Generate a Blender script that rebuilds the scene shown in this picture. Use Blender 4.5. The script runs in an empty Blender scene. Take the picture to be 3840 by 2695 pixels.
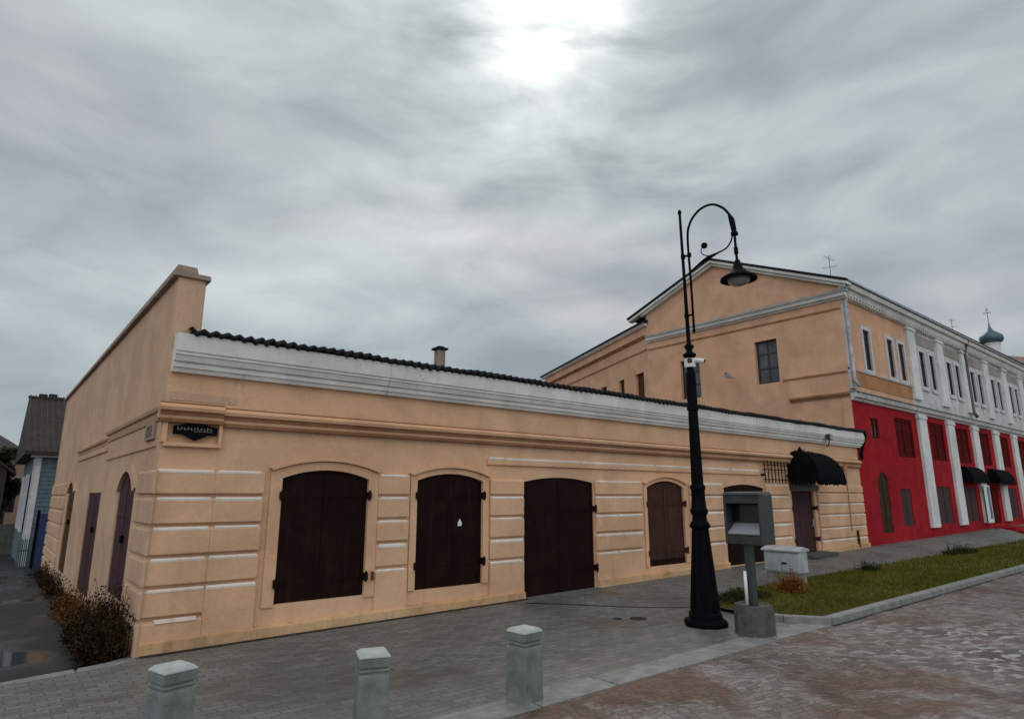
import bpy, bmesh, math, random
from mathutils import Vector, Matrix
from mathutils.geometry import tessellate_polygon
R = math.radians
random.seed(7)
SC = bpy.context.scene
COL = SC.collection

# ------------------------------------------------------------------ camera
cam = bpy.data.cameras.new('camera')
cam.sensor_width = 36.0
cam.lens = 21.96
cam.clip_end = 3000
co = bpy.data.objects.new('camera', cam)
COL.objects.link(co)
co.location = (0, 0, 1.8)
co.rotation_euler = (R(90 + 12.27), 0, R(50.49 - 90))
SC.camera = co

# ------------------------------------------------------------------ sky, sun, exposure
SUN = Vector((0.52, 0.55, 0.65)).normalized()
world = bpy.data.worlds.new('World')
SC.world = world
world.use_nodes = True
wn, wl = world.node_tree.nodes, world.node_tree.links
wn.clear()
def W(t, **k):
    n = wn.new(t)
    for a, b in k.items(): setattr(n, a, b)
    return n
def WM(op, a, b=None, clamp=False):
    n = W('ShaderNodeMath', operation=op, use_clamp=clamp)
    for i, v in enumerate((a, b)):
        if v is None: continue
        if isinstance(v, (int, float)): n.inputs[i].default_value = v
        else: wl.new(v, n.inputs[i])
    return n.outputs[0]
def WV(op, a, b):
    n = W('ShaderNodeVectorMath', operation=op)
    for i, v in enumerate((a, b)):
        if isinstance(v, (tuple, Vector)): n.inputs[i].default_value = tuple(v)
        else: wl.new(v, n.inputs[i])
    return n
def WMIX(f, a, b, blend='MIX'):
    n = W('ShaderNodeMix', data_type='RGBA', blend_type=blend)
    for s, v in (('Factor', f), ('A', a), ('B', b)):
        i = [q for q in n.inputs if q.name == s and q.enabled][0]
        if isinstance(v, (int, float)): i.default_value = v
        elif isinstance(v, tuple): i.default_value = v + (1,)
        else: wl.new(v, i)
    return [q for q in n.outputs if q.enabled][0]
tc = W('ShaderNodeTexCoord')
nrm = WV('NORMALIZE', tc.outputs['Generated'], (0, 0, 0)).outputs[0]
sep = W('ShaderNodeSeparateXYZ'); wl.new(nrm, sep.inputs[0])
zz = WM('ADD', WM('MAXIMUM', sep.outputs[2], 0.0), 1.3)
comb = W('ShaderNodeCombineXYZ')
wl.new(WM('DIVIDE', sep.outputs[0], zz), comb.inputs[0])
wl.new(WM('DIVIDE', sep.outputs[1], zz), comb.inputs[1])
wl.new(WM('MULTIPLY', sep.outputs[2], 1.5), comb.inputs[2])
def WNOISE(scale, detail, rough, off, dist=0.0):
    n = W('ShaderNodeTexNoise')
    v = WV('ADD', comb.outputs[0], off).outputs[0]
    wl.new(v, n.inputs['Vector'])
    n.inputs['Scale'].default_value = scale; n.inputs['Detail'].default_value = detail
    n.inputs['Roughness'].default_value = rough; n.inputs['Distortion'].default_value = dist
    return n.outputs['Fac']
big = WNOISE(3.0, 2.0, 0.5, (7.7, 3.9, 0))
med = WNOISE(7.0, 6.0, 0.52, (5.1, 2.2, 1), 0.3)
tint = WNOISE(2.4, 2.0, 0.5, (9.1, 4.2, 3))
dens = WM('ADD', WM('ADD', WM('MULTIPLY', big, 0.52), WM('MULTIPLY', med, 0.48)), WM('MULTIPLY', WM('SUBTRACT', WM('MINIMUM', sep.outputs[2], 0.75), 0.42), 0.13))
ramp = W('ShaderNodeValToRGB'); wl.new(dens, ramp.inputs[0])
ramp.color_ramp.interpolation = 'LINEAR'
cr = ramp.color_ramp.elements
cr[0].position = 0.36; cr[0].color = (0.30, 0.335, 0.355, 1)
cr[1].position = 0.66; cr[1].color = (0.66, 0.675, 0.68, 1)
e = cr.new(0.44); e.color = (0.385, 0.42, 0.44, 1)
e = cr.new(0.54); e.color = (0.51, 0.53, 0.545, 1)
tr = W('ShaderNodeValToRGB'); wl.new(tint, tr.inputs[0])
tr.color_ramp.elements[0].position = 0.38; tr.color_ramp.elements[0].color = (0.93, 1.0, 1.01, 1)
tr.color_ramp.elements[1].position = 0.62; tr.color_ramp.elements[1].color = (1.0, 0.985, 1.01, 1)
cloudc = WMIX(1.0, ramp.outputs[0], tr.outputs[0], 'MULTIPLY')
sd = WM('MAXIMUM', WV('DOT_PRODUCT', nrm, SUN).outputs['Value'], 0.0)
brk = WM('MULTIPLY', WM('MAXIMUM', WM('SUBTRACT', WM('ADD', WM('MULTIPLY', med, 0.7), WM('MULTIPLY', big, 0.3)), 0.40), 0.0), 9.0)
glow = WM('ADD', WM('MULTIPLY', WM('POWER', sd, 190.0), 0.55), WM('MULTIPLY', WM('POWER', sd, 26.0), 0.17))
glow = WM('MULTIPLY', glow, WM('ADD', brk, 0.25))
gl = W('ShaderNodeMix', data_type='RGBA', blend_type='ADD')
gi = [q for q in gl.inputs if q.enabled]
gi[0].default_value = 1.0
wl.new(cloudc, gi[1])
gc = W('ShaderNodeCombineColor')
wl.new(glow, gc.inputs[0]); wl.new(glow, gc.inputs[1]); wl.new(WM('MULTIPLY', glow, 0.93), gc.inputs[2])
wl.new(gc.outputs[0], gi[2])
clouds = [q for q in gl.outputs if q.enabled][0]
# unseen half of the sky behind the viewer, brightened to fill the shaded facade
back = WM('MULTIPLY', WM('MAXIMUM', WV('DOT_PRODUCT', nrm, (-0.62, -0.72, 0.3)).outputs['Value'], 0.0), 1.0)
bk = W('ShaderNodeVectorMath', operation='SCALE')
wl.new(clouds, bk.inputs[0]); wl.new(WM('MULTIPLY', WM('ADD', WM('MULTIPLY', back, 1.55), 1.0), 10.0), bk.inputs['Scale'])
sky = W('ShaderNodeTexSky', sky_type='NISHITA', sun_disc=False)
sky.sun_elevation = math.asin(SUN.z)
sky.sun_rotation = math.atan2(SUN.x, SUN.y)
fin = WMIX(0.96, sky.outputs[0], bk.outputs[0])
bg = W('ShaderNodeBackground'); bg.inputs[1].default_value = 0.10
wl.new(fin, bg.inputs[0])
wo = W('ShaderNodeOutputWorld'); wl.new(bg.outputs[0], wo.inputs[0])

sl = bpy.data.lights.new('sun', 'SUN')
sl.energy = 0.6; sl.angle = R(16); sl.color = (1, 0.95, 0.88)
so = bpy.data.objects.new('sun', sl); COL.objects.link(so)
so.rotation_euler = (-SUN).to_track_quat('-Z', 'Y').to_euler()
SC.view_settings.view_transform = 'Standard'
SC.view_settings.look = 'None'
SC.view_settings.exposure = 0.0
SC.view_settings.gamma = 1.0

# ------------------------------------------------------------------ materials
MATS = {}
def nodemat(name):
    m = bpy.data.materials.new(name); m.use_nodes = True
    MATS[name] = m
    nt = m.node_tree
    return m, nt, nt.nodes['Principled BSDF']
class NB:
    def __init__(s, nt): s.nt = nt
    def new(s, t, **k):
        n = s.nt.nodes.new(t)
        for a, b in k.items(): setattr(n, a, b)
        return n
    def ln(s, a, b): s.nt.links.new(a, b)
    def coord(s, scale=(1, 1, 1), rot=(0, 0, 0)):
        c = s.new('ShaderNodeTexCoord'); m = s.new('ShaderNodeMapping')
        m.inputs['Scale'].default_value = scale; m.inputs['Rotation'].default_value = rot
        s.ln(c.outputs['Object'], m.inputs[0]); return m.outputs[0]
    def noise(s, v, scale, detail=4, rough=0.55, dist=0):
        n = s.new('ShaderNodeTexNoise'); s.ln(v, n.inputs['Vector'])
        n.inputs['Scale'].default_value = scale; n.inputs['Detail'].default_value = detail
        n.inputs['Roughness'].default_value = rough; n.inputs['Distortion'].default_value = dist
        return n.outputs['Fac']
    def ramp(s, f, stops, interp='LINEAR'):
        r = s.new('ShaderNodeValToRGB'); s.ln(f, r.inputs[0]); el = r.color_ramp.elements
        r.color_ramp.interpolation = interp
        while len(el) < len(stops): el.new(0.5)
        for e, (p, c) in zip(el, stops):
            e.position = p; e.color = tuple(c) + (1,) if isinstance(c, tuple) else (c, c, c, 1)
        return r.outputs[0]
    def mix(s, f, a, b, blend='MIX'):
        n = s.new('ShaderNodeMix', data_type='RGBA', blend_type=blend)
        for nm, v in (('Factor', f), ('A', a), ('B', b)):
            i = [q for q in n.inputs if q.name == nm and q.enabled][0]
            if isinstance(v, (int, float)): i.default_value = v
            elif isinstance(v, tuple): i.default_value = v + (1,)
            else: s.ln(v, i)
        return [q for q in n.outputs if q.enabled][0]
    def bump(s, h, b, strength=0.3, dist=0.01):
        n = s.new('ShaderNodeBump'); n.inputs['Strength'].default_value = strength
        n.inputs['Distance'].default_value = dist
        s.ln(h, n.inputs['Height']); s.ln(n.outputs[0], b.inputs['Normal'])
def mul(c, f): return tuple(min(1, x * f) for x in c)
def plain(name, col, rough=0.6, metal=0.0, var=0.25, scale=6.0, bump=0.15, bd=0.004):
    m, nt, b = nodemat(name); n = NB(nt); v = n.coord()
    f = n.noise(v, scale, 5, 0.6)
    c = n.ramp(f, [(0.3, mul(col, 1 - var)), (0.7, mul(col, 1 + var))])
    n.ln(c, b.inputs['Base Color'])
    b.inputs['Metallic'].default_value = metal
    n.ln(n.ramp(n.noise(v, scale * 2.3), [(0.3, max(0, rough - .1)), (0.7, min(1, rough + .1))]), b.inputs['Roughness'])
    if bump: n.bump(n.noise(v, scale * 7, 4), b, bump, bd)
    return m
def plaster(name, col, col2, stain, stain_amt=0.5, rough=0.85):
    m, nt, b = nodemat(name); n = NB(nt); v = n.coord()
    vs = n.coord((1.2, 1.2, 0.16))
    c = n.ramp(n.noise(v, 0.55, 4, 0.6), [(0.33, col), (0.68, col2)])
    blot = n.ramp(n.noise(v, 2.3, 6, 0.65, 0.4), [(0.47, 0.0), (0.75, stain_amt * 0.7)])
    c = n.mix(blot, c, stain)
    streak = n.ramp(n.noise(vs, 4.0, 5, 0.6), [(0.54, 0.0), (0.76, stain_amt * 0.75)])
    vc = n.new('ShaderNodeTexVoronoi', feature='DISTANCE_TO_EDGE'); vd = n.new('ShaderNodeVectorMath', operation='ADD')
    dn = n.new('ShaderNodeTexNoise'); n.ln(v, dn.inputs['Vector']); dn.inputs['Scale'].default_value = 1.7; dn.inputs['Detail'].default_value = 5
    n.ln(v, vd.inputs[0]); n.ln(dn.outputs['Color'], vd.inputs[1]); n.ln(vd.outputs[0], vc.inputs['Vector']); vc.inputs['Scale'].default_value = 0.55
    ck = n.mix(1.0, n.ramp(vc.outputs['Distance'], [(0.0, 0.7), (0.006, 0.0)]), n.ramp(n.noise(v, 0.8, 2), [(0.52, 0.0), (0.62, stain_amt)]), 'MULTIPLY')
    c = n.mix(ck, c, mul(stain, 0.45))
    c = n.mix(streak, c, stain)
    wide = n.ramp(n.noise(v, 0.9, 3, 0.5, 0.8), [(0.40, 0.90), (0.60, 1.06)])
    c = n.mix(1.0, c, wide, 'MULTIPLY')
    fine = n.ramp(n.noise(v, 19, 3, 0.5), [(0.25, 0.93), (0.75, 1.05)])
    c = n.mix(1.0, c, fine, 'MULTIPLY')
    n.ln(c, b.inputs['Base Color']); b.inputs['Roughness'].default_value = rough; b.inputs['Specular IOR Level'].default_value = 0.12
    h = n.mix(0.5, n.noise(v, 5, 4), n.noise(v, 45, 5, 0.6))
    n.bump(h, b, 0.35, 0.012)
    return m
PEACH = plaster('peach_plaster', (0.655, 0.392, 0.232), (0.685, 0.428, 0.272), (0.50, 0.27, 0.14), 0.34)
PEACH_TRIM = plaster('peach_trim', (0.655, 0.387, 0.225), (0.69, 0.43, 0.275), (0.49, 0.26, 0.13), 0.4)
OCHRE = plaster('ochre_plinth', (0.58, 0.34, 0.17), (0.64, 0.42, 0.24), (0.26, 0.14, 0.07), 0.9)
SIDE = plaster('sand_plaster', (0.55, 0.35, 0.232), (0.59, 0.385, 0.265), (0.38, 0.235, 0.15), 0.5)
CORN = plaster('cornice_whitewash', (0.66, 0.645, 0.615), (0.74, 0.725, 0.69), (0.46, 0.44, 0.40), 0.5)
TALLP = plaster('pale_orange_plaster', (0.635, 0.365, 0.22), (0.665, 0.40, 0.26), (0.48, 0.25, 0.13), 0.4)
BROWNTRIM = plaster('brown_trim', (0.40, 0.19, 0.085), (0.46, 0.24, 0.12), (0.22, 0.10, 0.045), 0.6)
SHADEFILLET = plaster('shaded_brown_fillet', (0.23, 0.105, 0.048), (0.32, 0.16, 0.078), (0.14, 0.06, 0.03), 0.7)
LEDGE = plaster('pale_ledge', (0.72, 0.62, 0.53), (0.78, 0.70, 0.62), (0.5, 0.36, 0.25), 0.6)
REDP = plaster('red_paint', (0.31, 0.009, 0.015), (0.385, 0.017, 0.024), (0.17, 0.006, 0.009), 0.95, 0.9)
WHITEP = plaster('peeling_white', (0.55, 0.54, 0.53), (0.62, 0.61, 0.59), (0.27, 0.23, 0.20), 0.9)
PILW = plaster('pilaster_white', (0.66, 0.65, 0.63), (0.74, 0.73, 0.71), (0.42, 0.38, 0.35), 0.5)
FRIEZE = plaster('bare_grey_render', (0.30, 0.26, 0.23), (0.40, 0.37, 0.34), (0.20, 0.15, 0.12), 0.7)
def iron(name, col, rust, rough=0.5):
    m, nt, b = nodemat(name); n = NB(nt); v = n.coord(); vs = n.coord((6, 6, 0.5))
    c = n.mix(n.ramp(n.noise(v, 3.0, 6, 0.7), [(0.50, 0.0), (0.72, 0.8)]), col, rust)
    c = n.mix(n.ramp(n.noise(vs, 2.0, 4, 0.6), [(0.5, 0.0), (0.75, 0.5)]), c, mul(rust, 1.4))
    n.ln(c, b.inputs['Base Color'])
    n.ln(n.ramp(n.noise(v, 9), [(0.3, rough), (0.7, min(1, rough + .3))]), b.inputs['Roughness']); b.inputs['Specular IOR Level'].default_value = 0.08
    n.bump(n.mix(0.5, n.noise(v, 2.2, 3), n.noise(v, 40, 4)), b, 0.35, 0.012)
    return m
IRON = iron('dark_brown_iron', (0.0115, 0.0042, 0.0030), (0.024, 0.0085, 0.006))
IRON2 = iron('faded_brown_iron', (0.052, 0.024, 0.018), (0.078, 0.036, 0.028), 0.6)
PURPLE = iron('dull_maroon_boards', (0.060, 0.028, 0.033), (0.075, 0.040, 0.040), 0.6)
BROWNDOOR = iron('brown_timber', (0.075, 0.036, 0.016), (0.11, 0.055, 0.025), 0.65)
BLACK = plain('black_iron', (0.004, 0.004, 0.0055), 0.65, 0.0, 0.3, 12, 0.2); BLACK.node_tree.nodes['Principled BSDF'].inputs['Specular IOR Level'].default_value = 0.05
ROOFD = plain('dark_roof_sheet', (0.010, 0.010, 0.012), 0.7, 0, 0.35, 8); ROOFD.node_tree.nodes['Principled BSDF'].inputs['Specular IOR Level'].default_value = 0.2
ROOFG = plain('grey_roof_sheet', (0.10, 0.11, 0.12), 0.45, 0.2, 0.3, 3)
ROOFB = plain('weathered_brown_roof', (0.026, 0.016, 0.013), 0.75, 0, 0.5, 2.2, 0.5, 0.02)
FLASH = plain('zinc_flashing', (0.30, 0.32, 0.33), 0.45, 0.3, 0.25, 4)
CHIM = plaster('chimney_render', (0.30, 0.22, 0.18), (0.38, 0.29, 0.23), (0.15, 0.11, 0.09), 0.7)
GREYM = plain('grey_painted_steel', (0.038, 0.043, 0.041), 0.45, 0.1, 0.25, 7, 0.2)
SILVER = plain('brushed_steel', (0.42, 0.44, 0.47), 0.38, 0.35, 0.12, 5, 0.0)
DARKP = plain('black_plastic', (0.012, 0.014, 0.016), 0.35, 0, 0.2, 10, 0.1)
CONC = plain('concrete', (0.075, 0.074, 0.068), 0.9, 0, 0.4, 9, 0.6, 0.012)
KERBM = plain('kerb_stone', (0.205, 0.205, 0.194), 0.75, 0, 0.3, 5, 0.4, 0.01)
BOLM = plain('bollard_concrete', (0.155, 0.172, 0.158), 0.85, 0, 0.30, 7, 0.5, 0.01)
CABM = plain('pale_cabinet_paint', (0.36, 0.385, 0.39), 0.6, 0, 0.28, 3, 0.15)
WHITE = plain('white_enamel_and_glint', (0.72, 0.72, 0.70), 0.4, 0, 0.08, 10, 0.05)
PIPE = plain('galvanised_pipe', (0.09, 0.088, 0.085), 0.45, 0.4, 0.3, 8, 0.1)
PIPEW = plain('pale_pipe', (0.40, 0.38, 0.38), 0.5, 0.1, 0.3, 6, 0.1)
DKRED = iron('dark_red_boards', (0.075, 0.004, 0.004), (0.12, 0.009, 0.008), 0.7)
OLIVE = iron('olive_boards', (0.042, 0.027, 0.013), (0.066, 0.045, 0.022), 0.6)
GREYBOARD = iron('grey_red_boards', (0.060, 0.040, 0.042), (0.10, 0.035, 0.035), 0.6)
FRAMEW = plain('white_frame', (0.55, 0.54, 0.55), 0.55, 0, 0.15, 8, 0.1)
FRAMED = plain('dark_frame', (0.035, 0.022, 0.018), 0.55, 0, 0.3, 8, 0.1)
BLUES = plain('blue_grey_siding', (0.085, 0.125, 0.14), 0.7, 0, 0.2, 4, 0.2)
BLUED = plain('deep_blue_paint', (0.015, 0.035, 0.12), 0.5, 0, 0.25, 4, 0.1)
PINKP = plaster('old_pink_render', (0.34, 0.22, 0.16), (0.40, 0.28, 0.21), (0.18, 0.11, 0.08), 0.6)
FENCEG = plain('grey_green_fence', (0.075, 0.08, 0.062), 0.85, 0, 0.25, 3, 0.3)
DOME = plain('blue_dome_sheet', (0.055, 0.10, 0.13), 0.4, 0.3, 0.25, 0.8, 0.1)
GOLD = plain('dull_gilt', (0.30, 0.25, 0.16), 0.4, 0.6, 0.2, 5, 0)
TERRA = plain('brown_tile_roof', (0.20, 0.13, 0.09), 0.8, 0, 0.3, 1.0, 0.3, 0.03)
def glass(name, col=(0.02, 0.025, 0.03), rough=0.08):
    m, nt, b = nodemat(name); n = NB(nt); v = n.coord()
    n.ln(n.ramp(n.noise(v, 1.6, 3), [(0.35, col), (0.7, mul(col, 2.2))]), b.inputs['Base Color'])
    b.inputs['Roughness'].default_value = rough; b.inputs['Specular IOR Level'].default_value = 0.3
    return m
GLASS = glass('window_glass', (0.012, 0.013, 0.016), 0.22)
LENS = glass('lamp_glass', (0.16, 0.17, 0.17), 0.2)
# --- ground materials
def paving(name, c1, c2, mortar, bw, bh, rot, patches, rough=0.65, msize=0.012, wet=None, light=None):
    m, nt, b = nodemat(name); n = NB(nt)
    v = n.coord((1, 1, 1), (0, 0, rot))
    jig = n.noise(v, 7.0, 2)
    vj = n.new('ShaderNodeVectorMath', operation='ADD')
    sc = n.new('ShaderNodeVectorMath', operation='SCALE')
    cc = n.new('ShaderNodeCombineXYZ'); n.ln(jig, cc.inputs[0]); n.ln(n.noise(v, 6.1, 2), cc.inputs[1])
    n.ln(cc.outputs[0], sc.inputs[0]); sc.inputs['Scale'].default_value = 0.09 if bw > .3 else 0.04
    n.ln(v, vj.inputs[0]); n.ln(sc.outputs[0], vj.inputs[1])
    br = n.new('ShaderNodeTexBrick')
    n.ln(vj.outputs[0], br.inputs['Vector'])
    br.inputs['Scale'].default_value = 1.0
    br.inputs['Color1'].default_value = (0, 0, 0, 1); br.inputs['Color2'].default_value = (1, 1, 1, 1)
    br.inputs['Mortar'].default_value = (0.5, 0.5, 0.5, 1)
    br.inputs['Brick Width'].default_value = bw; br.inputs['Row Height'].default_value = bh
    br.inputs['Mortar Size'].default_value = msize; br.inputs['Mortar Smooth'].default_value = 0.4
    br.inputs['Bias'].default_value = 0.0
    base = n.ramp(br.outputs['Color'], [(0.0, c1), (1.0, c2)])
    for scale, lo, hi, col, amt in patches:
        f = n.ramp(n.noise(n.coord((1, 1, 1), (0, 0, rot * 0.5)), scale, 4, 0.6, 0.5), [(lo, 0.0), (hi, amt)])
        base = n.mix(f, base, n.mix(br.outputs['Color'], mul(col, 0.8), mul(col, 1.2)))
    if light:
        px, py, rad = light
        p = n.new('ShaderNodeTexCoord')
        d = n.new('ShaderNodeVectorMath', operation='DISTANCE')
        n.ln(p.outputs['Object'], d.inputs[0]); d.inputs[1].default_value = (px, py, 0)
        mr = n.new('ShaderNodeMapRange'); n.ln(d.outputs['Value'], mr.inputs[0])
        mr.inputs[1].default_value = rad; mr.inputs[2].default_value = rad * 0.5
        stones = n.ramp(br.outputs['Color'], [(0.25, (0.10, 0.085, 0.082)), (0.55, (0.17, 0.15, 0.147)), (0.75, (0.36, 0.345, 0.34))])
        base = n.mix(mr.outputs[0], base, stones)
    fine = n.ramp(n.noise(v, 30, 5, 0.65), [(0.25, 0.72), (0.75, 1.25)])
    base = n.mix(1.0, base, fine, 'MULTIPLY')
    base = n.mix(br.outputs['Fac'], base, mortar)
    n.ln(base, b.inputs['Base Color'])
    rr = n.ramp(n.noise(v, 0.9, 4, 0.6), [(0.4, rough - 0.2), (0.65, rough + 0.15)])
    n.ln(rr, b.inputs['Roughness'])
    inv = n.new('ShaderNodeMath', operation='SUBTRACT'); inv.inputs[0].default_value = 1.0
    n.ln(br.outputs['Fac'], inv.inputs[1])
    hh = n.mix(0.35, inv.outputs[0], n.noise(v, 22, 4))
    hh = n.mix(0.3, hh, br.outputs['Color'])
    n.bump(hh, b, 0.55, 0.012)
    return m
def setts():
    m, nt, b = nodemat('red_grey_setts'); n = NB(nt)
    v = n.coord((1, 1, 1), (0, 0, R(17)))
    mp = n.new('ShaderNodeMapping'); mp.inputs['Scale'].default_value = (7.6, 12.5, 1.0)
    w = n.new('ShaderNodeVectorMath', operation='ADD'); n.ln(v, w.inputs[0])
    cc = n.new('ShaderNodeCombineXYZ'); n.ln(n.noise(v, 1.6, 3), cc.inputs[0]); n.ln(n.noise(v, 1.3, 3), cc.inputs[1])
    sc = n.new('ShaderNodeVectorMath', operation='SCALE'); n.ln(cc.outputs[0], sc.inputs[0]); sc.inputs['Scale'].default_value = 0.5
    n.ln(sc.outputs[0], w.inputs[1]); n.ln(w.outputs[0], mp.inputs[0])
    vo = n.new('ShaderNodeTexVoronoi', voronoi_dimensions='2D'); n.ln(mp.outputs[0], vo.inputs['Vector']); vo.inputs['Scale'].default_value = 1.0; vo.inputs['Randomness'].default_value = 0.42
    ve = n.new('ShaderNodeTexVoronoi', voronoi_dimensions='2D', feature='DISTANCE_TO_EDGE'); n.ln(mp.outputs[0], ve.inputs['Vector']); ve.inputs['Scale'].default_value = 1.0; ve.inputs['Randomness'].default_value = 0.42
    sp = n.new('ShaderNodeSeparateColor'); n.ln(vo.outputs['Color'], sp.inputs[0]); rnd = sp.outputs[0]
    base = n.ramp(rnd, [(0.0, (0.118, 0.087, 0.074)), (0.5, (0.168, 0.136, 0.120)), (1.0, (0.220, 0.188, 0.170))])
    big = n.noise(v, 0.5, 4, 0.6, 0.6)
    red = n.ramp(n.noise(n.coord((1, 1, 1), (0, 0, .3)), 0.52, 4, 0.6, 0.6), [(0.48, 0.0), (0.55, 0.85)])
    base = n.mix(red, base, n.mix(rnd, (0.100, 0.052, 0.036), (0.140, 0.078, 0.056)))
    grey = n.ramp(n.noise(n.coord((1, 1, 1), (0, 0, .9)), 0.8, 4, 0.6, 0.5), [(0.49, 0.0), (0.56, 0.8)])
    base = n.mix(grey, base, n.mix(rnd, (0.155, 0.132, 0.120), (0.26, 0.232, 0.213)))
    dark = n.ramp(n.noise(v, 0.7, 5, 0.65, 0.4), [(0.56, 0.0), (0.66, 0.7)])
    base = n.mix(dark, base, (0.060, 0.043, 0.036))
    p = n.new('ShaderNodeTexCoord'); d = n.new('ShaderNodeVectorMath', operation='DISTANCE')
    n.ln(p.outputs['Object'], d.inputs[0]); d.inputs[1].default_value = (9.6, 2.45, 0)
    mr = n.new('ShaderNodeMapRange'); n.ln(d.outputs['Value'], mr.inputs[0]); mr.inputs[1].default_value = 2.3; mr.inputs[2].default_value = 0.9
    msk = n.new('ShaderNodeMath', operation='MULTIPLY'); n.ln(mr.outputs[0], msk.inputs[0]); n.ln(n.ramp(n.noise(v, 1.1, 3), [(0.4, 0.25), (0.6, 1.0)]), msk.inputs[1])
    base = n.mix(msk.outputs[0], base, n.ramp(rnd, [(0.3, (0.085, 0.072, 0.068)), (0.55, (0.16, 0.145, 0.14)), (0.75, (0.33, 0.315, 0.31))]))
    base = n.mix(1.0, base, n.ramp(n.noise(v, 24, 5, 0.7), [(0.25, 0.62), (0.75, 1.35)]), 'MULTIPLY')
    joint = n.ramp(ve.outputs['Distance'], [(0.02, 1.0), (0.09, 0.0)])
    fade = n.mix(1.0, joint, n.ramp(n.noise(v, 1.9, 3), [(0.35, 0.25), (0.65, 0.85)]), 'MULTIPLY')
    base = n.mix(fade, base, (0.055, 0.044, 0.038))
    n.ln(base, b.inputs['Base Color'])
    n.ln(n.ramp(n.noise(v, 0.9, 4, 0.6), [(0.4, 0.55), (0.65, 0.9)]), b.inputs['Roughness']); b.inputs['Specular IOR Level'].default_value = 0.3
    hgt = n.mix(0.35, n.ramp(ve.outputs['Distance'], [(0.0, 0.0), (0.16, 1.0)]), n.noise(v, 20, 4))
    n.bump(n.mix(0.35, hgt, rnd), b, 0.7, 0.02)
    return m
ROADM = setts()
WALKM = paving('grey_pavers', (0.118, 0.116, 0.106), (0.180, 0.177, 0.163), (0.088, 0.086, 0.078), 0.20, 0.10, R(0),
               [(0.5, 0.48, 0.62, (0.084, 0.081, 0.072), 0.6), (0.8, 0.60, 0.68, (0.080, 0.058, 0.050), 0.7), (1.7, 0.58, 0.70, (0.172, 0.168, 0.155), 0.6)], 0.66, 0.008)
def asphalt():
    m, nt, b = nodemat('wet_asphalt'); n = NB(nt); v = n.coord()
    c = n.ramp(n.noise(v, 1.2, 6, 0.65), [(0.35, (0.016, 0.017, 0.018)), (0.7, (0.034, 0.033, 0.032))])
    g = n.ramp(n.noise(v, 60, 3, 0.7), [(0.3, 0.7), (0.7, 1.3)])
    n.ln(n.mix(1.0, c, g, 'MULTIPLY'), b.inputs['Base Color'])
    pud = n.ramp(n.noise(v, 0.55, 3, 0.5, 0.3), [(0.40, 0.06), (0.54, 0.65)]); b.inputs['Specular IOR Level'].default_value = 0.3
    n.ln(pud, b.inputs['Roughness'])
    n.bump(n.mix(pud, (0.5, 0.5, 0.5), n.noise(v, 45, 4)), b, 0.5, 0.008)
    return m
ASPH = asphalt()
SOIL = plain('bare_ground', (0.07, 0.062, 0.05), 0.95, 0, 0.4, 1.2, 0.5, 0.03)
def leafmat(name, stops, scale=3.0):
    m, nt, b = nodemat(name); n = NB(nt); v = n.coord()
    g = n.new('ShaderNodeNewGeometry')
    f = n.new('ShaderNodeMath', operation='ADD'); n.ln(n.noise(v, scale, 3), f.inputs[0])
    s = n.new('ShaderNodeMath', operation='MULTIPLY'); n.ln(g.outputs['Random Per Island'], s.inputs[0]); s.inputs[1].default_value = 0.6
    n.ln(s.outputs[0], f.inputs[1])
    h = n.new('ShaderNodeMath', operation='SUBTRACT'); n.ln(f.outputs[0], h.inputs[0]); h.inputs[1].default_value = 0.3
    n.ln(n.ramp(h.outputs[0], stops), b.inputs['Base Color'])
    b.inputs['Roughness'].default_value = 0.85; b.inputs['Specular IOR Level'].default_value = 0.1
    return m
GRASSM = leafmat('autumn_grass', [(0.2, (0.045, 0.055, 0.004)), (0.5, (0.105, 0.108, 0.008)), (0.8, (0.15, 0.122, 0.018))], 1.1)
TURFM = plain('turf_soil', (0.070, 0.068, 0.010), 0.95, 0, 0.45, 1.3, 0.6, 0.03)
WEEDM = leafmat('withered_weeds', [(0.15, (0.013, 0.007, 0.004)), (0.55, (0.034, 0.017, 0.008)), (0.8, (0.032, 0.028, 0.010)), (0.97, (0.16, 0.09, 0.04))])
WEEDO = leafmat('rusty_weeds', [(0.15, (0.04, 0.017, 0.006)), (0.55, (0.12, 0.055, 0.012)), (0.9, (0.22, 0.12, 0.05))])
ORANGEB = leafmat('orange_stems', [(0.15, (0.09, 0.030, 0.008)), (0.55, (0.22, 0.080, 0.018)), (0.9, (0.32, 0.17, 0.06))])
GREENB = leafmat('dark_green_leaves', [(0.2, (0.008, 0.011, 0.006)), (0.6, (0.020, 0.026, 0.011)), (0.9, (0.04, 0.036, 0.014))])
BARK = plain('bark', (0.05, 0.038, 0.03), 0.9, 0, 0.4, 8, 0.5, 0.02)

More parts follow.
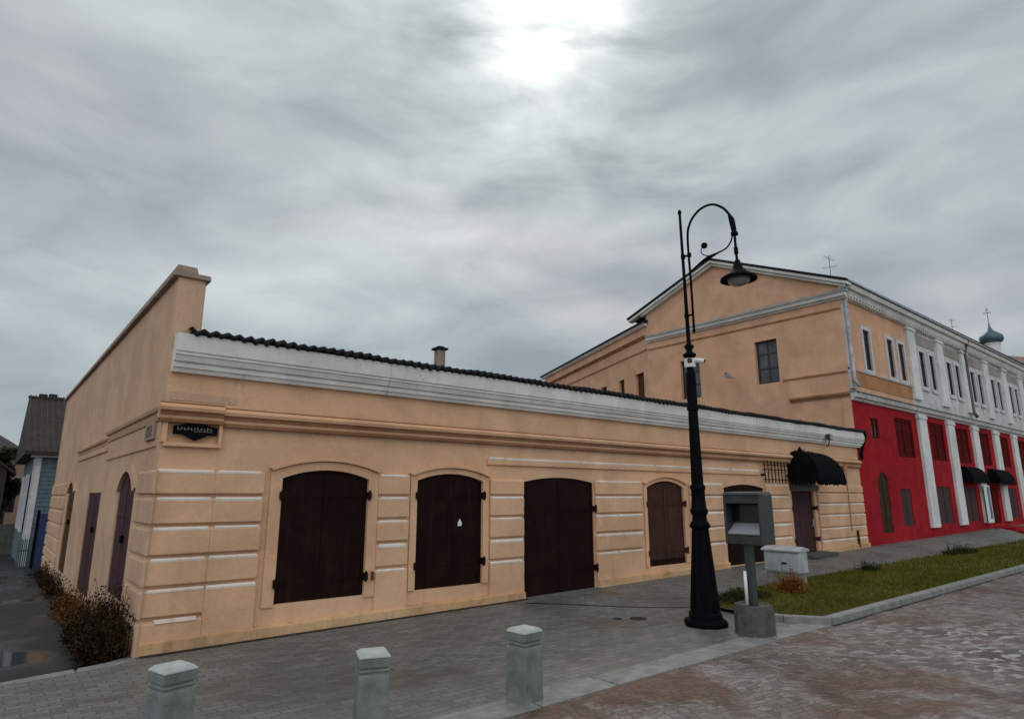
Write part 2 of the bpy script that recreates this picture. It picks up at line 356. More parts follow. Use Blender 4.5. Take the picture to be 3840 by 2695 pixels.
# ------------------------------------------------------------------ mesh helpers
class Fr:
    """a vertical working plane: u along it, v up, w out of it"""
    def __init__(s, o, u, w):
        s.o, s.u, s.w, s.v = Vector(o), Vector(u), Vector(w), Vector((0, 0, 1))
    def __call__(s, u, v, w=0.0): return s.o + s.u * u + s.v * v + s.w * w
class MB:
    mi = 0
    def __init__(s): s.bm = bmesh.new()
    def V(s, p): return s.bm.verts.new(p)
    def F(s, vs):
        try: f = s.bm.faces.new(vs)
        except ValueError: return None
        f.material_index = s.mi
        return f
    def hexa(s, p):
        v = [s.V(q) for q in p]
        for f in ((0, 1, 2, 3), (7, 6, 5, 4), (0, 4, 5, 1), (1, 5, 6, 2), (2, 6, 7, 3), (3, 7, 4, 0)): s.F([v[i] for i in f])
        return s
    def box(s, fr, u0, u1, v0, v1, w0, w1):
        return s.hexa([fr(u0, v0, w0), fr(u1, v0, w0), fr(u1, v0, w1), fr(u0, v0, w1),
                       fr(u0, v1, w0), fr(u1, v1, w0), fr(u1, v1, w1), fr(u0, v1, w1)])
    def cube(s, c, sx, sy, sz, rz=0.0):
        m = Matrix.Rotation(rz, 3, 'Z'); c = Vector(c)
        q = [c + m @ Vector((a * sx / 2, b * sy / 2, z)) for z in (0, sz) for a, b in ((-1, -1), (1, -1), (1, 1), (-1, 1))]
        return s.hexa(q)
    def prism(s, fr, loop, w0, w1):
        a = [s.V(fr(u, v, w0)) for u, v in loop]; b = [s.V(fr(u, v, w1)) for u, v in loop]
        n = len(loop)
        s.F(a[::-1]); s.F(b)
        for i in range(n): s.F([a[i], a[(i + 1) % n], b[(i + 1) % n], b[i]])
        return s
    def sweep(s, fr, prof, u0, u1):
        """profile (v, w) run along u"""
        a = [s.V(fr(u0, v, w)) for v, w in prof]; b = [s.V(fr(u1, v, w)) for v, w in prof]
        n = len(prof); s.F(a[::-1]); s.F(b)
        for i in range(n): s.F([a[i], a[(i + 1) % n], b[(i + 1) % n], b[i]])
        return s
    def ribbon(s, fr, inner, outer, w0, w1):
        """strip between two open polylines (same count), from w0 to w1"""
        n = len(inner)
        q = [[s.V(fr(*p, w)) for p in l] for l in (inner, outer) for w in (w0, w1)]
        i0, i1, o0, o1 = q
        for k in range(n - 1):
            s.F([i1[k], i1[k + 1], o1[k + 1], o1[k]]); s.F([i0[k], o0[k], o0[k + 1], i0[k + 1]])
            s.F([i0[k], i0[k + 1], i1[k + 1], i1[k]]); s.F([o0[k], o1[k], o1[k + 1], o0[k + 1]])
        s.F([i0[0], i1[0], o1[0], o0[0]]); s.F([i0[-1], o0[-1], o1[-1], i1[-1]])
        return s
    def holed(s, fr, outer, holes, w, depth):
        """wall face with real openings and reveals"""
        loops = [outer] + holes
        pts = [p for l in loops for p in l]
        tri = tessellate_polygon([[Vector((u, v, 0)) for u, v in l] for l in loops])
        vs = [s.V(fr(u, v, w)) for u, v in pts]
        for t in tri: s.F([vs[i] for i in t])
        k = 0
        for l in loops:
            n = len(l)
            bk = [s.V(fr(u, v, w - depth)) for u, v in l]
            for i in range(n): s.F([vs[k + i], vs[k + (i + 1) % n], bk[(i + 1) % n], bk[i]])
            k += n
        return s
    def tube(s, pts, rad, n=8, cap=True):
        pts = [Vector(p) for p in pts]
        if isinstance(rad, (int, float)): rad = [rad] * len(pts)
        rings = []; ref = None
        for i, p in enumerate(pts):
            t = (pts[min(i + 1, len(pts) - 1)] - pts[max(i - 1, 0)]).normalized()
            if ref is None: ref = t.orthogonal().normalized()
            a = (ref - t * ref.dot(t)).normalized(); ref = a; b = t.cross(a)
            rings.append([s.V(p + (a * math.cos(2 * math.pi * k / n) + b * math.sin(2 * math.pi * k / n)) * rad[i]) for k in range(n)])
        for r0, r1 in zip(rings, rings[1:]):
            for k in range(n): s.F([r0[k], r0[(k + 1) % n], r1[(k + 1) % n], r1[k]])
        if cap: s.F(rings[0][::-1]); s.F(rings[-1])
        return s
    def lathe(s, c, prof, n=16, flute=0.0, phase=0.0):
        c = Vector(c); rings = []
        for r, z in prof:
            rings.append([s.V(c + Vector((math.cos(phase + 2 * math.pi * k / n) * r * (1 - flute * (k % 2)),
                                          math.sin(phase + 2 * math.pi * k / n) * r * (1 - flute * (k % 2)), z))) for k in range(n)])
        for r0, r1 in zip(rings, rings[1:]):
            for k in range(n): s.F([r0[k], r0[(k + 1) % n], r1[(k + 1) % n], r1[k]])
        s.F(rings[0][::-1]); s.F(rings[-1]); return s
    def build(s, name, mat, parent=None, smooth=False, recalc=True, bevel=0.0, origin=None):
        if recalc: bmesh.ops.recalc_face_normals(s.bm, faces=s.bm.faces[:])
        off = Vector(origin) if origin else Vector((0, 0, 0))
        q = parent
        while q is not None: off += q.location; q = q.parent
        if off.length: bmesh.ops.translate(s.bm, verts=s.bm.verts[:], vec=-off)
        me = bpy.data.meshes.new(name); s.bm.to_mesh(me); s.bm.free()
        if smooth:
            for p in me.polygons: p.use_smooth = True
        me.materials.append(mat)
        o = bpy.data.objects.new(name, me); COL.objects.link(o)
        if origin: o.location = origin
        if parent: o.parent = parent
        if bevel:
            b = o.modifiers.new('bevel', 'BEVEL'); b.width = bevel; b.segments = 2; b.limit_method = 'ANGLE'; b.angle_limit = R(40)
        return o
def tag(o, label, cat, group=None, kind=None):
    if label: o['label'] = label
    if cat: o['category'] = cat
    if group: o['group'] = group
    if kind: o['kind'] = kind
    return o
def struct(o): o['kind'] = 'structure'; return o
def thing(name, loc, label, cat, group=None, rz=0.0):
    o = bpy.data.objects.new(name, None); COL.objects.link(o)
    o.location = loc; o.rotation_euler = (0, 0, rz); o.empty_display_size = 0.3
    return tag(o, label, cat, group)
def copy_tree(o, parent=None):
    c = o.copy(); COL.objects.link(c)
    if parent: c.parent = parent
    for ch in list(o.children): copy_tree(ch, c)
    return c
def arch(u0, u1, v0, vs, vt, n=12):
    """opening outline: flat sill, straight jambs to vs, segmental arch to vt (counter-clockwise)"""
    out = [(u0, v0), (u1, v0)]
    out += arc_top(u0, u1, vs, vt, n)
    return out
def arc_top(u0, u1, vs, vt, n=12):
    """arch from right springing to left springing"""
    h = vt - vs; hw = (u1 - u0) / 2; c = (u0 + u1) / 2
    if h < 1e-4: return [(u1, vs), (u0, vs)]
    rad = (hw * hw + h * h) / (2 * h); cy = vt - rad
    a = math.asin(min(1, hw / rad))
    if h > hw: a = math.pi - a
    return [(c + rad * math.sin(a - 2 * a * i / n), cy + rad * math.cos(a - 2 * a * i / n)) for i in range(n + 1)]

D = 8.667; X0 = 1.57; X1 = 21.8
FA = Fr((0, D, 0), (1, 0, 0), (0, -1, 0))
SA = Fr((X0, 0, 0), (0, 1, 0), (-1, 0, 0))
GA = Fr((X1, 0, 0), (0, 1, 0), (-1, 0, 0))
FT = Fr((0, D + 0.03, 0), (1, 0, 0), (0, -1, 0))

# ------------------------------------------------------------------ the setting: ground sheets
def sm(t): t = max(0, min(1, t)); return t * t * (3 - 2 * t)
def gz(x, y): return 0.0105 * max(0, min(x, 60) - 1.6) * sm((y - 6.95) / 1.5)
def hstreet(y): return -0.06 - 0.02 * max(0, y - 9)
b = MB()
ys = [-400, 8.9, 60, 900]
for y0, y1 in zip(ys, ys[1:]):
    z0, z1 = [(-0.12 - 0.02 * max(0, min(60, y) - 9)) for y in (y0, y1)]
    b.F([b.V(p) for p in ((-900, y0, z0), (900, y0, z0), (900, y1, z1), (-900, y1, z1))])
struct(b.build('ground', SOIL))
b = MB()
b.F([b.V(p) for p in ((-60, -30, 0), (130, -30, 0), (130, 4.422, 0), (-60, 4.422, 0))])
struct(b.build('road', ROADM))
def left_edge(x): return 8.555 - 0.215 * (1.6 - x) if x < 1.6 else D - 0.005
b = MB()
xs = [-12 + 0.5 * i for i in range(27)] + [1.6] + [2 + i for i in range(90)]
rows = []
for x in xs:
    yt = left_edge(x) if x < 1.6 else D + 0.1
    rows.append([b.V((x, 4.8 + (yt - 4.8) * t / 10, gz(x, 4.8 + (yt - 4.8) * t / 10) + 0.004)) for t in range(11)])
for r0, r1 in zip(rows, rows[1:]):
    for t in range(10): b.F([r0[t], r1[t], r1[t + 1], r0[t + 1]])
struct(b.build('sidewalk', WALKM))
# side street, wet, falling away along the end wall
b = MB()
prev = None
for x in [-12, -6, -2, 0, 1.0, 1.6]:
    cur = []
    for y in [left_edge(x) - 0.02, 9.2, 12, 20, 40, 60]:
        cur.append(b.V((x, y, hstreet(y))))
    if prev:
        for i in range(5): b.F([prev[i], cur[i], cur[i + 1], prev[i + 1]])
    prev = cur
struct(b.build('side_street', ASPH))
# flush kerb between road and paved forecourt, in stones with joints
b = MB(); x = -12.0
while x < 9.9:
    L = 0.98
    zt = 0.010 + random.uniform(-0.003, 0.003)
    b.hexa([(x, 4.425, -0.1), (x + L, 4.425, -0.1), (x + L, 4.69, -0.1), (x, 4.69, -0.1),
            (x, 4.425, zt), (x + L, 4.425, zt), (x + L, 4.69, zt), (x, 4.69, zt)])
    if x < 9.9:
        b.hexa([(x, 4.70, -0.1), (x + L, 4.70, -0.1), (x + L, 4.80, -0.1), (x, 4.80, -0.1),
                (x, 4.70, 0.006), (x + L, 4.70, 0.006), (x + L, 4.80, 0.006), (x, 4.80, 0.006)])
    x += 1.0
struct(b.build('kerb', KERBM, bevel=0.006))
# kerb at the mouth of the side street
b = MB(); x = -12.0
while x < 1.5:
    x2 = min(x + 0.97, 1.55)
    y0, y1 = left_edge(x), left_edge(x2)
    zt = 0.016
    b.hexa([(x, y0 - 0.13, -0.2), (x2, y1 - 0.13, -0.2), (x2, y1 + 0.02, -0.2), (x, y0 + 0.02, -0.2),
            (x, y0 - 0.13, zt), (x2, y1 - 0.13, zt), (x2, y1 + 0.02, zt), (x, y0 + 0.02, zt)])
    x += 1.0
struct(b.build('street_kerb', KERBM, bevel=0.008))
# raised kerb round the grass verge
VERGE = [(9.86, 4.46), (9.45, 4.95), (9.22, 5.55), (9.35, 6.1), (9.9, 6.6), (11.0, 6.9)]
def kerb_run(b, pts, wdt, zt):
    for (xa, ya), (xb, yb) in zip(pts, pts[1:]):
        d = Vector((xb - xa, yb - ya, 0)); L = d.length; d.normalize(); nn = Vector((-d.y, d.x, 0)) * wdt
        n = max(1, round(L / 1.0))
        for i in range(n):
            p = Vector((xa, ya, 0)) + d * (L * i / n); q = Vector((xa, ya, 0)) + d * (L * (i + 1) / n - 0.012)
            z = Vector((0, 0, zt)); lo = Vector((0, 0, -0.1))
            b.hexa([p + lo, q + lo, q + nn + lo, p + nn + lo, p + z, q + z, q + nn + z, p + nn + z])
b = MB()
kerb_run(b, [(9.58, 4.40), (70, 4.40)], 0.16, 0.10)
kerb_run(b, [(9.05, 5.6), (9.2, 4.95), (9.57, 4.42)], 0.13, 0.094)
struct(b.build('verge_kerb', KERBM, bevel=0.012))
# dark drain joint running from the gate to the lamp; wall-foot strip also paints the shadow gap there
b = MB()
def strip(b, p, q, w, z):
    p, q = Vector((*p, 0)), Vector((*q, 0)); d = (q - p).normalized(); n = Vector((-d.y, d.x, 0)) * w / 2
    K = 14
    for i in range(K):
        a, c = p.lerp(q, i / K), p.lerp(q, (i + 1) / K)
        b.F([b.V(Vector((v.x, v.y, gz(v.x, v.y) + z))) for v in (a - n, c - n, c + n, a + n)])
strip(b, (7.15, 8.29), (9.2, 6.5), 0.05, 0.010)
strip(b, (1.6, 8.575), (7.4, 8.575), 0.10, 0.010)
JOINT = plain('dark_joint_and_strip', (0.010, 0.010, 0.009), 0.8, 0, 0.3, 6, 0.2)
struct(b.build('drain_joint_and_shade', JOINT, recalc=False))
# dark strip painting the shade of the verge kerb face at its foot
b = MB(); prev = None
for i in range(260):
    x = 9.5 + i * .235; w_ = .045 + .03 * math.sin(i * .7) * math.sin(i * .23) + random.uniform(-.01, .012)
    cur = [b.V((x, 4.40 - w_, .004)), b.V((x, 4.405, .006))]
    if prev: b.F([prev[0], cur[0], cur[1], prev[1]])
    prev = cur
KERBSHADE = plain('kerb_shade_strip', (0.030, 0.027, 0.024), .9, 0, .6, 9, .5, .01)
struct(b.build('kerb_shade_strip', KERBSHADE, recalc=False))
# grass verge: soil and blades in one object
b = MB()
poly = [(9.16, 5.6), (9.30, 5.02), (9.66, 4.54), (70, 4.54), (70, 6.9), (11.0, 6.9), (9.9, 6.6), (9.3, 6.1)]
fan = [(9.35 + 0.1, 5.6)] + poly
b.F([b.V((x, y, 0.06)) for x, y in poly])
def inside(x, y):
    c = False; j = len(poly) - 1
    for i in range(len(poly)):
        xi, yi = poly[i]; xj, yj = poly[j]
        if (yi > y) != (yj > y) and x < (xj - xi) * (y - yi) / (yj - yi) + xi: c = not c
        j = i
    return c
for xa, xb, dens_, hh in ((9.1, 13, 2600, 0.045), (13, 18, 1300, 0.060), (18, 28, 450, 0.08), (28, 60, 90, 0.12)):
    for _ in range(int((xb - xa) * 2.35 * dens_)):
        x = random.uniform(xa, xb); y = random.uniform(4.5, 6.98)
        if not inside(x, y) and not (y > 6.85 and random.random() < 0.4 and x > 11): continue
        a = random.uniform(0, 6.283); h = hh * random.uniform(0.45, 1.25); w = hh * 0.09 * random.uniform(0.8, 1.6)
        lx, ly = random.gauss(0, 0.4) * h, random.gauss(0, 0.4) * h
        ca, sa = math.cos(a) * w, math.sin(a) * w
        z = 0.055
        p = [b.V((x - ca, y - sa, z)), b.V((x + ca, y + sa, z)), b.V((x + lx, y + ly, z + h))]
        b.F(p)
g = b.build('grass', GRASSM, recalc=False)
g.data.materials.append(TURFM); g.data.polygons[0].material_index = 1
tag(g, 'autumn grass growing in the kerbed verge along the footway', 'grass', kind='stuff')

# ------------------------------------------------------------------ low peach building
LB = thing('low_building', (X0, D, 0), 'long single-storey peach building with white cornice and dark iron shutters on the corner', 'building')
OPEN = [  # u0,u1,sill,spring,top
    (3.11, 4.40, 0.40, 2.03, 2.15), (5.24, 6.53, 0.385, 2.03, 2.145), (7.46, 9.26, 0.03, 2.04, 2.13),
    (10.90, 12.20, 0.345, 1.97, 2.11), (13.85, 15.74, 0.16, 1.98, 2.07), (17.2, 18.5, 0.20, 1.93, 1.93)]
holes = [arch(*o) for o in OPEN]
b = MB(); b.holed(FA, [(X0 + .008, -0.3), (X1 - .004, -0.3), (X1 - .004, 3.6), (X0 + .008, 3.6)], holes, -0.05, 0.30)
b.build('front_wall', PEACH, LB)
# backing behind the openings and the far walls
b = MB()
b.box(FA, X0 + 0.4, X1 - 0.05, -0.2, 3.6, -8.0, -0.34)
b.build('back_wall', PEACH, LB)
# rusticated courses: chamfered blocks standing proud of the wall
def course(b, fr, u0, u1, v0, v1, w, base=-0.05, ch=0.035, gap=0.034):
    b.sweep(fr, [(v0 + gap, base), (v0 + gap, w - 0.012), (v0 + gap + 0.012, w), (v1 - ch - gap * .2, w), (v1 - gap * .2, w - ch), (v1 - gap * .2, base)], u0, u1)
Z = [0.37, 0.72, 1.07, 1.43, 1.785, 2.12]
LIPW = {}
def pier(u0, u1, w, zs, lips, lw=0.002, name='rusticated_pier'):
    b = MB()
    for v0, v1 in zip(zs, zs[1:]): course(b, FA, u0, u1, v0 if v0 > 0.3 else v0 - 0.03, v1, w + random.uniform(-.004, .004))
    b.mi = 1
    for v in lips:
        # pale lip along each course top, sky light put into its colour, broken in places
        x = u0 + .01 + random.uniform(0, .04); xe = u1 - .01 - random.uniform(0, .05); h = random.uniform(.040, .068)
        x2 = xe if xe - x < .9 else x + (xe - x) * random.uniform(.35, .65)
        for q0, q1 in ((x, x2), (x2 + .03, xe)):
            if q1 - q0 > .1:
                d = random.uniform(-.004, .003)
                b.sweep(FA, [(v - h, -.04), (v - h, w + lw - .001), (v - h * .45, w + lw + .003 + d), (v - .003, w + lw - .012), (v - .003, -.04)], q0, q1)
    b.build(name, PEACH_TRIM, LB, bevel=0.006).data.materials.append(LEDGE)
ZR = [0.72, 1.07, 1.43, 1.785, 2.09]
pier(X0, 2.24, 0.012, [-0.1] + Z, Z[1:], .002)
pier(2.2405, 2.86, 0.009, [-0.1] + Z[1:], Z[1:], .002)
pier(4.56, 5.09, 0.0, [-0.1, 0.74, 1.10, 1.44, 1.78, 2.12], (.74, 1.10, 1.44, 1.78, 2.115))
pier(6.68, 7.43, 0.0, [-0.1] + ZR, ZR[:-1]); pier(9.29, 10.72, 0.0, [-0.1] + ZR, ZR)
pier(12.42, 13.80, 0.0, [0.0] + ZR, ZR); pier(15.78, 17.02, 0.0, [0.0] + ZR, ZR)
pier(18.68, X1 - .01, 0.0, [0.0, 0.54, 0.87, 1.24, 1.56, 1.86, 2.12], (.54, .87, 1.24, 1.56))
for u0, u1 in ((6.62, 7.0), (7.003, 8.9), (8.903, 11.2), (11.203, 14.2), (14.203, 15.55)): pier(u0, u1, -.012, [2.28, 2.455], (2.453,), .002, 'lintel_course')
b = MB(); b.sweep(FA, [(.33, .0), (.335, .03), (.372, .022), (.378, .0)], 1.72, 2.17); b.build('pale_lit_ledge', LEDGE, LB)  # low ledge in the same pale colour, sky light painted in
# plinth
for u0, u1 in ((X0, 7.42), (9.3, 13.8), (15.8, 17.15), (18.55, X1 - .01)):
    b = MB(); n = max(1, int((u1 - u0) / 1.2))
    for i in range(n):
        a, c = u0 + (u1 - u0) * i / n, u0 + (u1 - u0) * (i + 1) / n
        za, zc = gz(a, D), gz(c, D)
        hA = 0.115 + random.uniform(-.012, .012)
        b.hexa([FA(a, -.1, -.05), FA(c, -.1, -.05), FA(c, -.1, .05), FA(a, -.1, .05),
                FA(a, za + hA + .03, -.05), FA(c, zc + hA + .03, -.05), FA(c, zc + hA, .045), FA(a, za + hA, .045)])
    b.build('plinth', OCHRE, LB)
# moulded surrounds of the openings
def surround(o, wd, w0, w1, drop=0.0, ear=0.03):
    u0, u1, v0, vs, vt = o
    b = MB()
    inner = [(u1, v0 - drop)] + arc_top(u0, u1, vs, vt) + [(u0, v0 - drop)]
    outer = [(u1 + wd, v0 - drop)] + arc_top(u0 - wd, u1 + wd, vs + wd * 0.55, vt + wd * 0.75) + [(u0 - wd, v0 - drop)]
    b.ribbon(FA, inner, outer, w0, w1)
    # raised outer hood moulding over the arch
    i2 = arc_top(u0 - wd * .9, u1 + wd * .9, vs + wd * .62, vt + wd * .78); o2 = arc_top(u0 - wd - ear, u1 + wd + ear, vs + wd * .62 + .035, vt + wd * .78 + .038)
    b.ribbon(FA, i2, o2, w0, w1 + 0.045)
    return b.build('window_surround', PEACH_TRIM, LB, bevel=0.006)
surround(OPEN[0], 0.16, -0.05, -0.018, 0.03); surround(OPEN[1], 0.12, -0.05, -0.018, 0.0)
surround(OPEN[3], 0.10, -0.05, -0.018, 0.0)
# iron shutters and doors
def shutter(name, o, mat, hinge_z=(0.7, 1.75), seam=True, w=-0.075, sheet=None, label=None):
    u0, u1, v0, vs, vt = o
    full = arch(u0 + .004, u1 - .004, v0 + .004, vs, vt - .004, 14)
    c = (u0 + u1) / 2
    b = MB()
    if seam:
        L = [(p[0], p[1]) for p in full if p[0] < c - 0.02] 
        Rr = [(p[0], p[1]) for p in full if p[0] > c + 0.02]
        top = max(p[1] for p in full)
        ll = [(u0 + .004, v0 + .004), (c - .006, v0 + .004), (c - .006, top - .002)] + [p for p in full[2:] if p[0] < c - .02]
        rl = [(c + .006, v0 + .004), (u1 - .004, v0 + .004)] + [p for p in full[2:] if p[0] > c + .02] + [(c + .006, top - .002)]
        b.prism(FA, ll, w - 0.02, w); b.prism(FA, rl, w - 0.02, w - 0.004)
        b.box(FA, c - .03, c + .03, v0 + .02, top - .04, w - .003, w + .012)
    else:
        b.prism(FA, full, w - 0.02, w)
    # flat bars riveted round the sheets
    for z in hinge_z: b.box(FA, u0 + .03, u1 - .03, z - .02, z + .02, w, w + .008)
    b.box(FA, u0 + .01, u0 + .05, v0 + .02, vs - .02, w, w + .007); b.box(FA, u1 - .05, u1 - .01, v0 + .02, vs - .02, w, w + .007)
    b.box(FA, u0 + .052, u1 - .052, v0 + .01, v0 + .06, w, w + .007)
    s_ = b.build(name, mat, LB)
    if label: s_['label'] = label
    for z in hinge_z:
        for uu in (u0 - .004, u1 + .004):
            h = MB(); h.box(FA, uu - .03, uu + .03, z - .05, z + .05, w, 0.022); h.box(FA, uu - .012, uu + .012, z - .075, z + .075, 0.0, .028)
            h.build('hinge', mat, s_, bevel=.004)
    return s_
shutter('iron_shutter', OPEN[0], IRON, (0.66, 1.80))
s2 = shutter('iron_shutter', OPEN[1], IRON, (0.74, 1.80))
n_ = MB(); n_.prism(FA, [(6.04, 1.31), (6.115, 1.315), (6.12, 1.37), (6.095, 1.40), (6.08, 1.43), (6.065, 1.40), (6.04, 1.37)], -.058, -.052); n_.build('paper_notice', WHITE, s2)
shutter('iron_gate', OPEN[2], IRON, (0.45, 1.55))
s4 = shutter('iron_shutter', OPEN[3], IRON2, (0.62, 1.62), label='faded brown iron shutter with a rusted lower edge')
b = MB(); b.box(FA, 10.92, 12.18, 0.352, 0.47, -.066, -.058); b.build('rust_band', IRON, s4)
shutter('iron_gate', OPEN[4], IRON, (0.55, 1.5))
s6 = shutter('entrance_door', OPEN[5], IRON2, (0.6, 1.45), seam=False, w=-0.12)
b = MB(); b.tube([FA(18.36, 0.95, -.12), FA(18.36, 0.95, -.07), FA(18.36, 1.13, -.07), FA(18.36, 1.13, -.12)], 0.012, 6); b.build('door_handle', SILVER, s6)
b = MB(); b.box(FA, 17.28, 17.62, 0.3, 1.85, -.119, -.105); b.box(FA, 17.64, 18.26, 0.3, 1.85, -.119, -.108); b.build('door_panel', PURPLE, s6)
b = MB(); b.box(FA, 17.1, 18.66, 1.945, 2.09, -.05, .06); b.build('door_fascia', GREYM, LB)
b = MB(); b.box(FA, 17.1, 18.62, gz(18, D), gz(18, D) + 0.09, -.05, 0.45); b.build('door_step', CONC, LB, bevel=.01)
# string course, breaking forward at the corner pier, and returned on the side street
def mould(b, fr, u0, u1, z, w, k=1.0):
    b.sweep(fr, [(z - 0.16 * k, -.05), (z - .16 * k, w + .02), (z - .125 * k, w + .035), (z - .12 * k, w + .02), (z - .07 * k, w + .03), (z - .06 * k, w + .065), (z - .02 * k, w + .08), (z, w + .05), (z + .03, w + 0.0), (z + .03, -.05)], u0, u1)
b = MB()
mould(b, FA, X0 - 0.06, 2.26, 2.895, 0.03); mould(b, FA, 2.262, 15.5, 2.875, 0.0); mould(b, FA, 15.502, X1, 2.875, 0.0)
b.build('string_course', PEACH_TRIM, LB)
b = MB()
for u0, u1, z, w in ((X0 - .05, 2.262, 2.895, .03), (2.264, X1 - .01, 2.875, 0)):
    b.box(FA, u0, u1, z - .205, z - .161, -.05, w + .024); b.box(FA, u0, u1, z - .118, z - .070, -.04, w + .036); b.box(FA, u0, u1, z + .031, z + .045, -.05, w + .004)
b.build('brown_shade_fillet', SHADEFILLET, LB)  # brown trim strips, darkened to paint the shadow under the moulding
b = MB(); b.box(FA, 1.62, 2.42, 2.975, 3.08, -.05, -.042); b.build('repaired_patch', SIDE, LB)
# sunk panel for the street name
b = MB()
for a in ((1.60, 2.25, 2.66 + .14, 2.72 + .02), ): pass
b.box(FA, 1.60, 2.27, 2.395, 2.44, -.05, .022); b.box(FA, 1.575, 1.63, 2.44, 2.73, -.05, .02); b.box(FA, 2.225, 2.27, 2.44, 2.73, -.05, .02)
b.build('sign_panel_frame', PEACH_TRIM, LB, bevel=.006)
# white cornice
CP = [(3.325, -.05), (3.325, .03), (3.375, .05), (3.38, .075), (3.425, .085), (3.43, .055), (3.45, .06), (3.455, .10), (3.52, .125), (3.535, .145), (3.552, .145), (3.557, .12), (3.575, .125), (3.58, .15), (3.80, .16), (3.80, -.05)]
b = MB()
segs = [X0 + .03, 4.6, 7.2, 9.9, 12.7, 15.3, 18.1, X1 + .22]
for a, c in zip(segs, segs[1:]): b.sweep(FA, CP, a, c - .006)
b.build('cornice', CORN, LB)
# corrugated dark roof
b = MB(); nx = 1200; prev = None
for i in range(nx + 1):
    u = 1.74 + (X1 + .15 - 1.74) * i / nx
    k = 2 * math.pi * (u - 1.74) / 0.145
    zw = (0.022 + .007 * math.sin(u * 5.1)) * math.cos(k) + 0.008 * math.sin(u * 2.1) + 0.004 * math.sin(u * 9.3)
    cur = [b.V(FA(u, 3.81 + zw, .20)), b.V(FA(u, 3.87 + zw, .20)), b.V(FA(u, 3.80 + zw + 0.85, -7.0)), b.V(FA(u, 3.79 + zw, -.05))]
    if prev:
        for j in ((0, 1), (1, 2), (3, 0)): b.F([prev[j[0]], cur[j[0]], cur[j[1]], prev[j[1]]])
    prev = cur
rf = b.build('roof', ROOFD, LB); [setattr(p, 'use_smooth', True) for p in rf.data.polygons]
b = MB(); b.box(Fr((0, 9.6, 0), (1, 0, 0), (0, -1, 0)), 6.10, 6.25, 3.6, 4.44, -.08, .08); b.build('chimney', CHIM, rf, bevel=.01)
b = MB(); b.box(Fr((0, 9.6, 0), (1, 0, 0), (0, -1, 0)), 6.06, 6.29, 4.44, 4.48, -.11, .11); b.box(Fr((0, 9.6, 0), (1, 0, 0), (0, -1, 0)), 6.12, 6.23, 4.48, 4.51, -.06, .06); b.build('chimney_cap', ROOFD, rf)
# end wall on the side street, carried up as a fire wall
YE = 23.6
SH = [(10.02, 11.35, 0.42, 1.85, 2.14), (13.25, 14.95, 0.08, 1.85, 1.85), (17.55, 18.95, 0.08, 1.85, 2.10)]
b = MB()
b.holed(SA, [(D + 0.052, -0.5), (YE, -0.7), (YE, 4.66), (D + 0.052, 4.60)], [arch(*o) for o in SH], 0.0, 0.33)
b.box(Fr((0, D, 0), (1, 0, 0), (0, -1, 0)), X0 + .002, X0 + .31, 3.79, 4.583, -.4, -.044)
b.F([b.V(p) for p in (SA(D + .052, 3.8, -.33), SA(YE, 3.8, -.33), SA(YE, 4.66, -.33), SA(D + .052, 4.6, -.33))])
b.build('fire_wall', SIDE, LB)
b = MB()
b.hexa([SA(D - .0, 4.585, .07), SA(YE + .05, 4.66, .07), SA(YE + .05, 4.66, -.38), SA(D - .0, 4.585, -.38),
        SA(D - .0, 4.655, .06), SA(YE + .05, 4.73, .06), SA(YE + .05, 4.73, -.37), SA(D - .0, 4.655, -.37)])
b.hexa([SA(D + .01, 4.655, .05), SA(YE, 4.73, .05), SA(YE, 4.73, -.22), SA(D + .01, 4.655, -.22),
        SA(D + .03, 4.745, .03), SA(YE, 4.80, .03), SA(YE, 4.80, -.20), SA(D + .03, 4.745, -.20)])
b.build('coping', CHIM, LB, bevel=.01)
b = MB()
mould(b, SA, D - .03, 13.1, 2.895, 0.0, 1.1)
mould(b, SA, 13.1, 17.7, 2.80, -0.02, .8); b.box(SA, 13.1, 17.6, 2.56, 2.64, 0, .03)
b.box(SA, 8.9, 13.1, 2.40, 2.44, 0, .022)
b.build('side_string_course', SIDE, LB)
b = MB()
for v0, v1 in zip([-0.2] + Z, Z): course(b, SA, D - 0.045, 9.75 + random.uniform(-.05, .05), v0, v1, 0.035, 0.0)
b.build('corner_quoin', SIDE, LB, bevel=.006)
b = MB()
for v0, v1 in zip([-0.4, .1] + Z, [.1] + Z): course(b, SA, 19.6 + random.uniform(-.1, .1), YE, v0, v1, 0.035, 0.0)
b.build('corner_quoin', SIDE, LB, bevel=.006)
for i, (o, mat, nm) in enumerate(zip(SH, (PURPLE, PURPLE, BROWNDOOR), ('side_shutter', 'side_door', 'side_shutter'))):
    b = MB(); b.prism(SA, arch(*o), -.06, -.02)
    for z in (0.75, 1.5): b.box(SA, o[0] + .05, o[1] - .05, z, z + .05, -.02, -.010)
    b.box(SA, (o[0] + o[1]) / 2 - .03, (o[0] + o[1]) / 2 + .03, o[2] + .05, o[4] - .08, -.02, -.012)
    sd_ = b.build(nm, mat, LB)
    b = MB(); b.box(SA, o[0] + .5, o[0] + .62, 1.15, 1.25, -.02, .02); b.build('latch', BLACK, sd_)
    if o[4] > o[3] + .05:
        b = MB()
        inn = arc_top(o[0], o[1], o[3], o[4]); out = arc_top(o[0] - .16, o[1] + .16, o[3] + .05, o[4] + .13)
        b.ribbon(SA, inn, out, 0.0, .035); b.build('window_surround', SIDE, LB)
